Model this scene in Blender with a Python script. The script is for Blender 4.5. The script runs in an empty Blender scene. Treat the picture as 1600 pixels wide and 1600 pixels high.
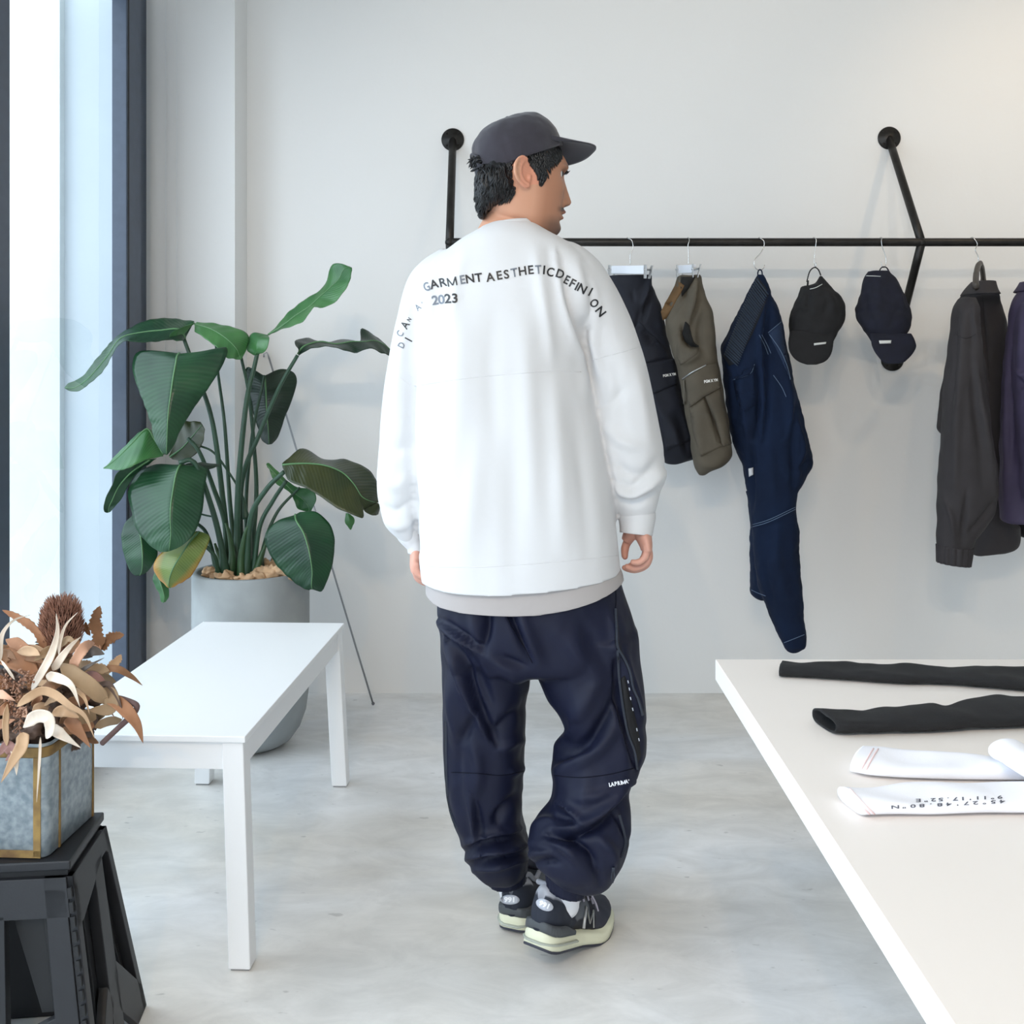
import bpy, bmesh, math, random
import numpy as np
from mathutils import Vector, Matrix
from mathutils.bvhtree import BVHTree
from mathutils import noise as mnoise

SC = bpy.context.scene
COL = SC.collection
rnd = random.Random(7)

# ------------------------------------------------------------------ camera
F, CX, CY, H = 1650.0, 820.0, 575.0, 1.23      # focal length / principal point in a 1600 px frame, eye height
cd = bpy.data.cameras.new('camera')
cam = bpy.data.objects.new('camera', cd); COL.objects.link(cam)
cd.sensor_width = 36; cd.lens = 36 * F / 1600
cd.shift_x = (800 - CX) / 1600; cd.shift_y = -(800 - CY) / 1600
cam.location = (0, 0, H); cam.rotation_euler = (math.radians(90), 0, 0)
cd.clip_start = 0.05
SC.camera = cam

# ------------------------------------------------------------------ sky, lamps, exposure
w = bpy.data.worlds.new('overcast'); SC.world = w; w.use_nodes = True
bg = w.node_tree.nodes['Background']
bg.inputs[0].default_value = (0.755, 0.865, 1.0, 1); bg.inputs[1].default_value = 7.0
SC.view_settings.view_transform = 'Standard'
SC.view_settings.look = 'None'
SC.view_settings.exposure = -0.62
SC.view_settings.gamma = 1.0
SC.view_settings.use_curve_mapping = False
SC.cycles.max_bounces = 10
SC.cycles.diffuse_bounces = 6
SC.cycles.transparent_max_bounces = 12
SC.cycles.sample_clamp_indirect = 6

def portal(loc, rot, sx, sy):
    l = bpy.data.lights.new('portal', 'AREA'); l.shape = 'RECTANGLE'; l.size = sx; l.size_y = sy
    l.cycles.is_portal = True
    o = bpy.data.objects.new('portal', l); COL.objects.link(o); o.location = loc; o.rotation_euler = rot
def spot(loc, target, power, color, angle, blend=0.5, r=0.035):
    l = bpy.data.lights.new('ceiling_spot', 'SPOT'); l.energy = power; l.color = color
    l.spot_size = math.radians(angle); l.spot_blend = blend; l.shadow_soft_size = r
    o = bpy.data.objects.new('ceiling_spot', l); COL.objects.link(o); o.location = loc
    o.rotation_euler = (Vector(target) - Vector(loc)).to_track_quat('-Z', 'Y').to_euler()
XW, XR, YB, YF, ZC = -1.39, 3.6, 3.995, -2.6, 3.0      # window wall, right wall, back wall, shop front, ceiling
portal((XW - 0.06, 0.46, 1.34), (0, math.radians(-90), 0), 2.4, 6.1)
portal((-0.82, YF - 0.06, 1.4), (math.radians(90), 0, 0), 1.12, 2.72)
WARM = (1.0, 0.80, 0.58)
spot((-0.56, -0.95, 2.85), (0.7, 2.6, 0.8), 105, WARM, 80)
spot((-0.07, -0.95, 2.85), (1.3, 2.8, 0.8), 105, WARM, 80)
spot((1.25, 1.2, 2.9), (1.2, 3.995, 1.5), 32, WARM, 80, 0.8)
spot((2.1, 2.6, 2.9), (1.95, 3.995, 1.95), 44, (1.0, 0.76, 0.5), 70, 1.0)

# ------------------------------------------------------------------ helpers
def P(px, py, Y):
    return Vector(((px - CX) / F * Y, Y, H - (py - CY) / F * Y))
def G(px, py, z=0.0):
    return P(px, py, (H - z) * F / (py - CY))
def lin(c):
    return tuple((x / 12.92 if x <= 0.04045 else ((x + 0.055) / 1.055) ** 2.4) for x in (v / 255 for v in c[:3]))
def link(o):
    COL.objects.link(o); return o
def interp(xs, ys, x):
    """smooth (monotone-limited Hermite) interpolation of rows ys at xs"""
    xs = np.asarray(xs, float); ys = np.asarray(ys, float); x = np.asarray(x, float)
    one = ys.ndim == 1
    if one: ys = ys[:, None]
    h = np.diff(xs)[:, None]; d = np.diff(ys, axis=0) / h
    m = np.zeros_like(ys)
    if len(xs) > 2:
        a, b = d[:-1], d[1:]
        hm = np.where(a * b > 0, 2 * a * b / np.where(np.abs(a + b) < 1e-12, 1, a + b), 0)
        m[1:-1] = hm * 0.7 + 0.3 * np.where(a * b > 0, (a + b) / 2, 0)
    m[0] = d[0]; m[-1] = d[-1]
    i = np.clip(np.searchsorted(xs, x) - 1, 0, len(xs) - 2)
    t = ((x - xs[i]) / (xs[i + 1] - xs[i]))[:, None]; hh = (xs[i + 1] - xs[i])[:, None]
    r = ((2*t**3 - 3*t**2 + 1) * ys[i] + (t**3 - 2*t**2 + t) * hh * m[i]
         + (-2*t**3 + 3*t**2) * ys[i + 1] + (t**3 - t**2) * hh * m[i + 1])
    return r[:, 0] if one else r
def catmull(pts, n):
    """n points along a Catmull-Rom curve through pts (any dimension)"""
    p = np.asarray(pts, float)
    if len(p) == 2:
        t = np.linspace(0, 1, n)[:, None]; return p[0] * (1 - t) + p[1] * t
    q = np.vstack([2 * p[0] - p[1], p, 2 * p[-1] - p[-2]])
    d = np.concatenate([[0], np.cumsum(np.linalg.norm(np.diff(p, axis=0), axis=1) + 1e-9)])
    s = np.linspace(0, d[-1], n)
    i = np.clip(np.searchsorted(d, s) - 1, 0, len(p) - 2)
    t = ((s - d[i]) / (d[i + 1] - d[i]))[:, None]
    a, b, c, e = q[i], q[i + 1], q[i + 2], q[i + 3]
    return 0.5 * (2*b + (c - a)*t + (2*a - 5*b + 4*c - e)*t*t + (3*b - a - 3*c + e)*t**3)
def gridf(m, n, wrap=False):
    f = []
    for i in range(m - 1):
        for j in range(n if wrap else n - 1):
            k = (j + 1) % n
            f.append((i*n + j, i*n + k, (i + 1)*n + k, (i + 1)*n + j))
    return f
def mk(name, V, Fc, mat, parent=None, smooth=True, uv=None):
    me = bpy.data.meshes.new(name)
    me.from_pydata([tuple(map(float, v)) for v in V], [], [tuple(map(int, f)) for f in Fc])
    if mat is not None: me.materials.append(mat)
    if uv is not None:
        l = me.uv_layers.new(name='UVMap'); li = np.empty(len(me.loops), int); me.loops.foreach_get('vertex_index', li)
        l.data.foreach_set('uv', np.asarray(uv, float)[li].ravel())
    me.polygons.foreach_set('use_smooth', [smooth] * len(me.polygons))
    me.update()
    o = bpy.data.objects.new(name, me); COL.objects.link(o)
    if parent is not None: setp(o, parent)
    return o
def setp(o, parent):
    o.parent = parent
    m = Matrix.Translation(parent['_w'] if '_w' in parent else (0, 0, 0))
    o.matrix_parent_inverse = m.inverted()
def thing(name, label, cat, loc=(0, 0, 0), group=None):
    o = bpy.data.objects.new(name, None); COL.objects.link(o); o.empty_display_size = 0.05
    o.location = loc; o['label'] = label; o['category'] = cat; o['_w'] = tuple(loc)
    if group: o['group'] = group
    return o
def tag(o, label, cat, group=None):
    o['label'] = label; o['category'] = cat
    if group: o['group'] = group
    return o
def struct(o, label=None):
    o['kind'] = 'structure'
    if label: o['label'] = label
    return o
class MB:
    """collects shapes for one mesh"""
    def __init__(s): s.V = []; s.F = []; s.uv = []
    def add(s, V, Fc):
        k = len(s.V); s.V += [tuple(v) for v in V]; s.F += [tuple(i + k for i in f) for f in Fc]; return s
    def box(s, a, b):
        (x0, y0, z0), (x1, y1, z1) = a, b
        return s.hexa([(x0,y0,z0),(x1,y0,z0),(x1,y1,z0),(x0,y1,z0),(x0,y0,z1),(x1,y0,z1),(x1,y1,z1),(x0,y1,z1)])
    def hexa(s, p):
        return s.add(p, [(0,3,2,1),(4,5,6,7),(0,1,5,4),(1,2,6,5),(2,3,7,6),(3,0,4,7)])
    def prism(s, poly, ext):
        """closed polygon (3d points) extruded by vector ext"""
        n = len(poly); e = Vector(ext)
        V = [Vector(p) for p in poly] + [Vector(p) + e for p in poly]
        return s.add(V, [tuple(range(n))[::-1], tuple(range(n, 2*n))] + [(i, (i+1) % n, n + (i+1) % n, n + i) for i in range(n)])
    def bar(s, a, b, w, d, side=(0, 1, 0), w2=None, d2=None):
        """rectangular bar from a to b; w across, d along side"""
        a, b, sd = Vector(a), Vector(b), Vector(side)
        ax = (b - a).normalized(); u = ax.cross(sd).normalized(); v = u.cross(ax).normalized()
        w2 = w if w2 is None else w2; d2 = d if d2 is None else d2
        q = []
        for c, ww, dd in ((a, w, d), (b, w2, d2)):
            q += [c - u*ww/2 - v*dd/2, c + u*ww/2 - v*dd/2, c + u*ww/2 + v*dd/2, c - u*ww/2 + v*dd/2]
        return s.hexa(q)
    def tube(s, pts, r, n=10, cap=True, flat=1.0, up=None):
        V, Fc = tube(pts, r, n, cap, flat, up); return s.add(V, Fc)
    def lathe(s, prof, c, n=32, axis='z'):
        V = []; m = len(prof)
        for r, z in prof:
            for k in range(n):
                t = 2*math.pi*k/n; x, y = r*math.cos(t), r*math.sin(t)
                V.append((c[0]+x, c[1]+y, c[2]+z) if axis == 'z' else (c[0]+x, c[1]+z, c[2]+y))
        Fc = gridf(m, n, True)
        return s.add(V, Fc)
    def ball(s, c, r, n=10, m=7):
        r = (r, r, r) if not hasattr(r, '__len__') else r
        V = [(c[0], c[1], c[2] - r[2])]
        for i in range(1, m):
            a = math.pi*i/m - math.pi/2
            V += [(c[0]+r[0]*math.cos(a)*math.cos(2*math.pi*k/n), c[1]+r[1]*math.cos(a)*math.sin(2*math.pi*k/n), c[2]+r[2]*math.sin(a)) for k in range(n)]
        V.append((c[0], c[1], c[2] + r[2])); L = len(V) - 1
        Fc = [(0, 1+(k+1) % n, 1+k) for k in range(n)]
        for i in range(m-2):
            Fc += [(1+i*n+k, 1+i*n+(k+1) % n, 1+(i+1)*n+(k+1) % n, 1+(i+1)*n+k) for k in range(n)]
        Fc += [(L, 1+(m-2)*n+k, 1+(m-2)*n+(k+1) % n) for k in range(n)]
        return s.add(V, Fc)
    def obj(s, name, mat, parent=None, smooth=False, bevel=0, seg=2):
        o = mk(name, s.V, s.F, mat, parent, smooth)
        if bevel: bev(o, bevel, seg)
        return o
def bev(o, w, seg=2, ang=40):
    m = o.modifiers.new('bevel', 'BEVEL'); m.width = w; m.segments = seg; m.limit_method = 'ANGLE'; m.angle_limit = math.radians(ang)
    o.data.polygons.foreach_set('use_smooth', [True] * len(o.data.polygons))
    m.harden_normals = False
    wn = o.modifiers.new('wn', 'WEIGHTED_NORMAL'); wn.keep_sharp = True
    return o
def tube(pts, r, n=10, cap=True, flat=1.0, up=None):
    p = np.asarray([tuple(x) for x in pts], float); m = len(p)
    r = np.full(m, r) if np.isscalar(r) else np.asarray(r, float)
    t = np.gradient(p, axis=0); t /= np.linalg.norm(t, axis=1)[:, None] + 1e-12
    u = np.array(up if up is not None else ((0, 0, 1) if abs(t[0][2]) < 0.9 else (1, 0, 0)), float)
    V = []
    for i in range(m):
        u = u - t[i] * u.dot(t[i]); u /= np.linalg.norm(u) + 1e-12; v = np.cross(t[i], u)
        a = 2*np.pi*np.arange(n)/n
        V.append(p[i] + r[i]*(np.cos(a)[:, None]*u*flat + np.sin(a)[:, None]*v))
    V = np.vstack(V); Fc = gridf(m, n, True)
    if cap:
        k = len(V); V = np.vstack([V, p[0], p[-1]])
        Fc += [(k, (j+1) % n, j) for j in range(n)] + [(k+1, (m-1)*n+j, (m-1)*n+(j+1) % n) for j in range(n)]
    return V.tolist(), Fc
def loft(R, cap=True):
    """R: (m, n, 3) rings"""
    R = np.asarray(R, float); m, n, _ = R.shape; V = R.reshape(-1, 3); Fc = gridf(m, n, True)
    if cap:
        k = len(V); V = np.vstack([V, R[0].mean(0), R[-1].mean(0)])
        Fc += [(k, (j+1) % n, j) for j in range(n)] + [(k+1, (m-1)*n+j, (m-1)*n+(j+1) % n) for j in range(n)]
    return V, Fc
def sil(rows, m=60, n=48, e=0.85, cap=True, cols=5):
    """closed volume from a silhouette: rows of (py, x_left, x_right, Y, half depth)"""
    a = np.array(rows, float); y = np.linspace(a[0, 0], a[-1, 0], m)
    q = interp(a[:, 0], a[:, 1:], y)
    t = 2*np.pi*np.arange(n)/n; c, s = np.cos(t), np.sin(t)
    ct = np.sign(c)*np.abs(c)**e; st = np.sign(s)*np.abs(s)**e
    R = np.zeros((m, n, 3))
    for i in range(m):
        xl, xr, Y, d = q[i]
        k = Y / F
        R[i, :, 0] = ((xl + xr)/2 - CX)*k + (xr - xl)/2*k*ct
        R[i, :, 1] = Y + d*st
        R[i, :, 2] = H - (y[i] - CY)*k
    return loft(R, cap)
def fuse(parts, voxel, smooth=4, name='tmp'):
    """one continuous surface grown over several overlapping volumes; returns vertices, faces (quads)"""
    mb = MB()
    for V, Fc in parts: mb.add(V, Fc)
    o = mk(name, mb.V, mb.F, None)
    r = o.modifiers.new('r', 'REMESH'); r.mode = 'VOXEL'; r.voxel_size = voxel
    if smooth:
        s = o.modifiers.new('s', 'SMOOTH'); s.factor = 0.5; s.iterations = smooth
    dg = bpy.context.evaluated_depsgraph_get()
    me = bpy.data.meshes.new_from_object(o.evaluated_get(dg))
    V = np.empty(len(me.vertices)*3); me.vertices.foreach_get('co', V); V = V.reshape(-1, 3)
    ls = np.empty(len(me.polygons), int); me.polygons.foreach_get('loop_start', ls)
    lt = np.empty(len(me.polygons), int); me.polygons.foreach_get('loop_total', lt)
    vi = np.empty(len(me.loops), int); me.loops.foreach_get('vertex_index', vi)
    Fc = [tuple(vi[a:a+b]) for a, b in zip(ls, lt)]
    old = o.data; bpy.data.objects.remove(o); bpy.data.meshes.remove(old); bpy.data.meshes.remove(me)
    return V, Fc
def normals(V, Fc):
    N = np.zeros_like(V); V = np.asarray(V)
    q = np.array([f if len(f) == 4 else (f[0], f[1], f[2], f[2]) for f in Fc])
    fn = np.cross(V[q[:, 2]] - V[q[:, 0]], V[q[:, 3]] - V[q[:, 1]])
    for k in range(4): np.add.at(N, q[:, k], fn)
    return N / (np.linalg.norm(N, axis=1)[:, None] + 1e-12)
def proj(V):
    V = np.asarray(V); return np.stack([CX + F*V[:, 0]/V[:, 1], CY + F*(H - V[:, 2])/V[:, 1]], 1)
def folds(V, Fc, strokes, front=True):
    """sculpts cloth folds: every stroke is (polyline, width, height[, kind]); polyline and width as seen on the
    garment's camera side in 1600-px units, height in metres. kind 'r' ridge or valley, 's' sharp step fold"""
    V = np.array(V, float); N = normals(V, Fc); p = proj(V)
    fr = np.clip((0.25 - N[:, 1]) / 0.5, 0, 1) if front else np.ones(len(V))
    D = np.zeros(len(V))
    for st in strokes:
        pl, wd, h = np.asarray(catmull(st[0], max(6, 5*len(st[0]))), float), st[1], st[2]; kind = st[3] if len(st) > 3 else 'r'
        best = np.full(len(V), 1e9); sg = np.zeros(len(V)); tt = np.zeros(len(V))
        L = np.concatenate([[0], np.cumsum(np.linalg.norm(np.diff(pl, axis=0), axis=1))])
        bb = (p[:, 0] > pl[:, 0].min()-4*wd) & (p[:, 0] < pl[:, 0].max()+4*wd) & (p[:, 1] > pl[:, 1].min()-4*wd) & (p[:, 1] < pl[:, 1].max()+4*wd) & (fr > 0)
        ix = np.nonzero(bb)[0]; q = p[ix]
        for i in range(len(pl) - 1):
            a, b = pl[i], pl[i+1]; ab = b - a; l2 = ab.dot(ab) + 1e-9
            t = np.clip(((q - a) @ ab) / l2, 0, 1); c = a + t[:, None]*ab; dv = q - c
            d = np.hypot(dv[:, 0], dv[:, 1]); s = np.sign(ab[0]*dv[:, 1] - ab[1]*dv[:, 0])
            u = d < best[ix]; k = ix[u]; best[k] = d[u]; sg[k] = s[u]; tt[k] = (L[i] + t[u]*(L[i+1]-L[i])) / L[-1]
        taper = np.sin(np.pi*np.clip(tt, 0, 1)*0.9 + 0.05*np.pi)**0.7
        x = best*sg/wd
        if kind == 'r': g = np.exp(-x*x)
        else: g = 2.33*x*np.exp(-x*x)
        g = np.where(best > 1e8, 0, g)
        D += h*g*taper*fr
    return V + N*D[:, None]
def wrinkle(V, Fc, amp, scale, seed=0.0, stretch=(1, 1, 1)):
    V = np.array(V, float); N = normals(V, Fc)
    d = np.array([mnoise.noise(Vector((v[0]*scale*stretch[0]+seed, v[1]*scale*stretch[1]+seed, v[2]*scale*stretch[2]))) for v in V])
    return V + N*(amp*d)[:, None]
def bvh(V, Fc): return BVHTree.FromPolygons([tuple(v) for v in V], [tuple(map(int, f)) for f in Fc])
EYE = Vector((0, 0, H))
def hit(tree, px, py):
    d = P(px, py, 1.0) - EYE
    r = tree.ray_cast(EYE, d.normalized())
    return (r[0], r[1]) if r[0] is not None else (None, None)
def drape(tree, name, outline, mat, parent, off=0.002, thick=0.003, step=5.0, uvless=True, round_=0):
    """a cloth patch (pocket, flap, label) laid on a garment: outline as seen from the shop side, px"""
    o = np.asarray(outline, float)
    bm = bmesh.new()
    vs = []
    pts = []
    for i in range(len(o)):
        a, b = o[i], o[(i+1) % len(o)]; k = max(1, int(np.hypot(*(b-a)) // step))
        pts += [a + (b-a)*j/k for j in range(k)]
    for q in pts: vs.append(bm.verts.new((q[0], q[1], 0)))
    f = bm.faces.new(vs)
    bmesh.ops.triangulate(bm, faces=[f])
    for _ in range(4):
        es = [e for e in bm.edges if e.calc_length() > step*1.6]
        if not es: break
        bmesh.ops.subdivide_edges(bm, edges=es, cuts=1)
        bmesh.ops.triangulate(bm, faces=bm.faces[:])
    last = None
    for v in bm.verts:
        l, n = hit(tree, v.co.x, v.co.y)
        if l is None:
            l = P(v.co.x, v.co.y, last.y if last is not None else 3.6); n = Vector((0, -1, 0))
        last = l
        v.co = l + (EYE - l).normalized()*off
    bmesh.ops.recalc_face_normals(bm, faces=bm.faces[:])
    if sum(f.normal.y for f in bm.faces) > 0: bmesh.ops.reverse_faces(bm, faces=bm.faces[:])
    me = bpy.data.meshes.new(name); bm.to_mesh(me); bm.free(); me.materials.append(mat)
    me.polygons.foreach_set('use_smooth', [True]*len(me.polygons))
    ob = bpy.data.objects.new(name, me); COL.objects.link(ob); setp(ob, parent)
    s = ob.modifiers.new('s', 'SOLIDIFY'); s.thickness = thick + off; s.offset = -1
    return ob
def seam(tree, pts, r, n=24, off=0.0, dash=0):
    """points of a stitch line / cord laid on a garment; returns list of runs of 3d points"""
    q = catmull(pts, n); out = []
    for a in q:
        l, nn = hit(tree, a[0], a[1])
        if l is not None: out.append(l + (EYE - l).normalized()*off)
    return out
def stitch(mb, tree, pts, r=0.0008, dash=0.006, off=0.0006):
    L = sum(math.dist(pts[i], pts[i+1]) for i in range(len(pts)-1))
    q = seam(tree, pts, r, max(8, int(L/2.5)), off)
    if len(q) > 3: mb.tube(q, r, 5)
def text_mesh(s, size=1.0, bold=0.0, res=3):
    if s == 'M':
        b = 0.055 + bold; w_, h_ = 0.36, 0.36; mb = MB()
        for a, e in (((-w_, -h_), (-w_, h_)), ((w_, -h_), (w_, h_)), ((-w_+b*.3, h_-b), (0, -h_+b)), ((w_-b*.3, h_-b), (0, -h_+b))):
            a, e = Vector((*a, 0)), Vector((*e, 0)); n = Vector((-(e-a).y, (e-a).x, 0)).normalized()*b
            for i in range(5):
                p, q = a.lerp(e, i/5), a.lerp(e, (i+1)/5); mb.add([p-n, p+n, q+n, q-n], [(0, 1, 2, 3)])
        return mb.V, mb.F
    c = bpy.data.curves.new('t', 'FONT'); c.body = s; c.size = size; c.align_x = 'CENTER'; c.align_y = 'CENTER'; c.offset = bold; c.resolution_u = res
    o = bpy.data.objects.new('t', c); COL.objects.link(o)
    dg = bpy.context.evaluated_depsgraph_get(); me = bpy.data.meshes.new_from_object(o.evaluated_get(dg))
    bpy.data.objects.remove(o); bpy.data.curves.remove(c)
    bm = bmesh.new(); bm.from_mesh(me); bpy.data.meshes.remove(me)
    for _ in range(2):
        es = [e for e in bm.edges if e.calc_length() > size*0.16]
        if es: bmesh.ops.subdivide_edges(bm, edges=es, cuts=1); bmesh.ops.triangulate(bm, faces=bm.faces[:])
    V = [tuple(v.co) for v in bm.verts]; bm.verts.index_update(); Fc = [tuple(v.index for v in f.verts) for f in bm.faces]; bm.free()
    return V, Fc
def lay_text(mb, tree, s, px, py, size, rot=0, sx=1.0, off=0.0012, bold=0.0, shear=0.0, sy=1.0):
    """print laid on cloth; size in px, rot degrees clockwise as seen"""
    V, Fc = text_mesh(s, 1.0, bold); a = math.radians(rot); out = []
    for v in V:
        x, y = (v[0] + shear*v[1])*size*sx, -v[1]*size*sy
        X, Y = px + x*math.cos(a) - y*math.sin(a), py + x*math.sin(a) + y*math.cos(a)
        l, n = hit(tree, X, Y)
        if l is None: return
        out.append(l + (EYE - l).normalized()*off)
    mb.add(out, Fc)

# ------------------------------------------------------------------ materials
def mat(name, rgb, rough=0.6, metal=0.0, var=0.0, vscale=8.0, bump=0.0, bscale=200.0, spec=0.5, sheen=0.0, rgb2=None, srgb=True, coat=0.0,
        stretch=None, bdist=0.001, trans=0.0, attr=None, detail=4.0):
    m = bpy.data.materials.new(name); m.use_nodes = True; nt = m.node_tree; b = nt.nodes['Principled BSDF']
    c = lin(rgb) if srgb else rgb
    b.inputs['Base Color'].default_value = (*c, 1); b.inputs['Roughness'].default_value = rough; b.inputs['Metallic'].default_value = metal
    b.inputs['Specular IOR Level'].default_value = spec; b.inputs['Sheen Weight'].default_value = sheen; b.inputs['Coat Weight'].default_value = coat
    tc = nt.nodes.new('ShaderNodeTexCoord'); src = tc.outputs['Object']
    if stretch:
        mp = nt.nodes.new('ShaderNodeMapping'); mp.inputs['Scale'].default_value = stretch; nt.links.new(src, mp.inputs[0]); src = mp.outputs[0]
    base = None
    if attr:
        at = nt.nodes.new('ShaderNodeVertexColor'); at.layer_name = attr; base = at.outputs[0]; nt.links.new(base, b.inputs['Base Color'])
    if var or rgb2:
        n = nt.nodes.new('ShaderNodeTexNoise'); n.inputs['Scale'].default_value = vscale; n.inputs['Detail'].default_value = detail
        nt.links.new(src, n.inputs['Vector'])
        r = nt.nodes.new('ShaderNodeValToRGB'); r.color_ramp.elements[0].position = 0.32; r.color_ramp.elements[1].position = 0.68
        c2 = lin(rgb2) if rgb2 else tuple(min(1, x*(1+var)) for x in c)
        c1 = c if rgb2 else tuple(x*(1-var) for x in c)
        r.color_ramp.elements[0].color = (*c1, 1); r.color_ramp.elements[1].color = (*c2, 1)
        nt.links.new(n.outputs[0], r.inputs[0])
        if base is None: nt.links.new(r.outputs[0], b.inputs['Base Color'])
    if bump:
        n2 = nt.nodes.new('ShaderNodeTexNoise'); n2.inputs['Scale'].default_value = bscale; n2.inputs['Detail'].default_value = 3
        nt.links.new(src, n2.inputs['Vector'])
        bp = nt.nodes.new('ShaderNodeBump'); bp.inputs['Strength'].default_value = bump; bp.inputs['Distance'].default_value = bdist
        nt.links.new(n2.outputs[0], bp.inputs['Height']); nt.links.new(bp.outputs[0], b.inputs['Normal'])
    return m
# ================================================================== the room
M_wall = mat('wall_paint', (232, 231, 229), 0.85, bump=0.15, bscale=60, bdist=0.002)
M_ceil = mat('ceiling_paint', (225, 225, 222), 0.9)
M_white = mat('white_lacquer', (243, 243, 243), 0.38)
M_frame = mat('window_metal', (66, 76, 92), 0.42, spec=0.5, var=0.08, vscale=30)
M_gasket = mat('black_gasket', (22, 24, 28), 0.6)
M_ext = mat('exterior_concrete', (206, 212, 210), 0.9, var=0.06, vscale=3.0, bump=0.3, bscale=30, bdist=0.004)
M_ext2 = mat('exterior_darker', (186, 194, 198), 0.9, var=0.04, vscale=2.0)

def floor_mat():
    m = bpy.data.materials.new('polished_concrete'); m.use_nodes = True; nt = m.node_tree; b = nt.nodes['Principled BSDF']
    tc = nt.nodes.new('ShaderNodeTexCoord')
    mp = nt.nodes.new('ShaderNodeMapping'); mp.inputs['Scale'].default_value = (0.8, 1.5, 1); mp.inputs['Rotation'].default_value = (0, 0, 0.25)
    nt.links.new(tc.outputs['Object'], mp.inputs[0])
    def noise(scale, detail, rough, dist, off):
        n = nt.nodes.new('ShaderNodeTexNoise'); n.inputs['Scale'].default_value = scale; n.inputs['Detail'].default_value = detail
        n.inputs['Roughness'].default_value = rough; n.inputs['Distortion'].default_value = dist; nt.links.new(mp.outputs[0], n.inputs['Vector']); return n
    def ramp(src, p0, c0, p1, c1):
        r = nt.nodes.new('ShaderNodeValToRGB'); r.color_ramp.elements[0].position = p0; r.color_ramp.elements[1].position = p1
        r.color_ramp.elements[0].color = (*lin(c0), 1); r.color_ramp.elements[1].color = (*lin(c1), 1); nt.links.new(src, r.inputs[0]); return r
    def mix(fac, a, c, mode='MIX'):
        x = nt.nodes.new('ShaderNodeMixRGB'); x.blend_type = mode
        if isinstance(fac, float): x.inputs[0].default_value = fac
        else: nt.links.new(fac, x.inputs[0])
        nt.links.new(a, x.inputs[1]); nt.links.new(c, x.inputs[2]); return x.outputs[0]
    a = ramp(noise(1.3, 6, 0.6, 0.5, 0).outputs[0], 0.30, (220, 219, 217), 0.66, (246, 246, 247))
    c = ramp(noise(7.0, 7, 0.66, 0.7, 0).outputs[0], 0.35, (222, 222, 221), 0.62, (255, 255, 255))
    col = mix(0.55, a.outputs[0], c.outputs[0], 'MULTIPLY')
    warm = ramp(noise(0.9, 3, 0.5, 0.6, 3).outputs[0], 0.42, (255, 255, 255), 0.7, (240, 230, 214))
    col = mix(0.8, col, warm.outputs[0], 'MULTIPLY')
    sp = ramp(noise(26, 2, 0.5, 0, 0).outputs[0], 0.24, (150, 148, 144), 0.30, (255, 255, 255))
    col = mix(0.35, col, sp.outputs[0], 'MULTIPLY')
    nt.links.new(col, b.inputs['Base Color'])
    rr = nt.nodes.new('ShaderNodeMapRange'); rr.inputs['To Min'].default_value = 0.28; rr.inputs['To Max'].default_value = 0.5
    nt.links.new(noise(2.2, 5, 0.6, 0.8, 0).outputs[0], rr.inputs[0]); nt.links.new(rr.outputs[0], b.inputs['Roughness'])
    bp = nt.nodes.new('ShaderNodeBump'); bp.inputs['Strength'].default_value = 0.06; bp.inputs['Distance'].default_value = 0.003
    nt.links.new(noise(14, 4, 0.5, 0.5, 0).outputs[0], bp.inputs['Height']); nt.links.new(bp.outputs[0], b.inputs['Normal'])
    return m
def glass_mat():
    m = bpy.data.materials.new('window_glass'); m.use_nodes = True; nt = m.node_tree
    for n in list(nt.nodes): nt.nodes.remove(n)
    o = nt.nodes.new('ShaderNodeOutputMaterial'); mx = nt.nodes.new('ShaderNodeMixShader'); t = nt.nodes.new('ShaderNodeBsdfTransparent')
    t.inputs[0].default_value = (0.93, 0.96, 0.95, 1)
    g = nt.nodes.new('ShaderNodeBsdfGlossy'); g.inputs['Roughness'].default_value = 0.0; fr = nt.nodes.new('ShaderNodeFresnel'); fr.inputs[0].default_value = 1.52
    nt.links.new(fr.outputs[0], mx.inputs[0]); nt.links.new(t.outputs[0], mx.inputs[1]); nt.links.new(g.outputs[0], mx.inputs[2]); nt.links.new(mx.outputs[0], o.inputs[0])
    return m
M_glass = glass_mat()

YP, XP = 3.828, -1.051           # pillar face and its right-hand edge
struct(MB().box((XW - 0.6, YF - 1.0, -0.1), (XR, YB, 0)).obj('floor', floor_mat()))
struct(MB().box((XW - 0.2, YF, ZC), (XR, YB + 0.1, ZC + 0.1)).obj('ceiling', M_ceil))
struct(MB().box((XP - 0.02, YB, -0.1), (XR + 0.1, YB + 0.15, ZC)).obj('wall_back', M_wall))
struct(MB().box((XW, YP, -0.1), (XP, YB + 0.15, ZC)).obj('wall_pillar', M_wall))
struct(MB().box((XR, YF, -0.1), (XR + 0.1, YB + 0.1, ZC)).obj('wall_right', M_wall))
fw = MB().box((XW, YF - 0.12, 2.75), (XR, YF, ZC)); fw.box((-0.25, YF - 0.12, -0.1), (XR, YF, 2.75)); fw.box((XW - 0.1, YF - 0.12, -0.1), (XW + 0.1, YF, 2.75))
struct(fw.obj('wall_front', M_wall))
struct(MB().box((XW - 0.10, YF, 2.58), (XW + 0.02, YP, ZC)).obj('wall_left', M_wall))

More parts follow.
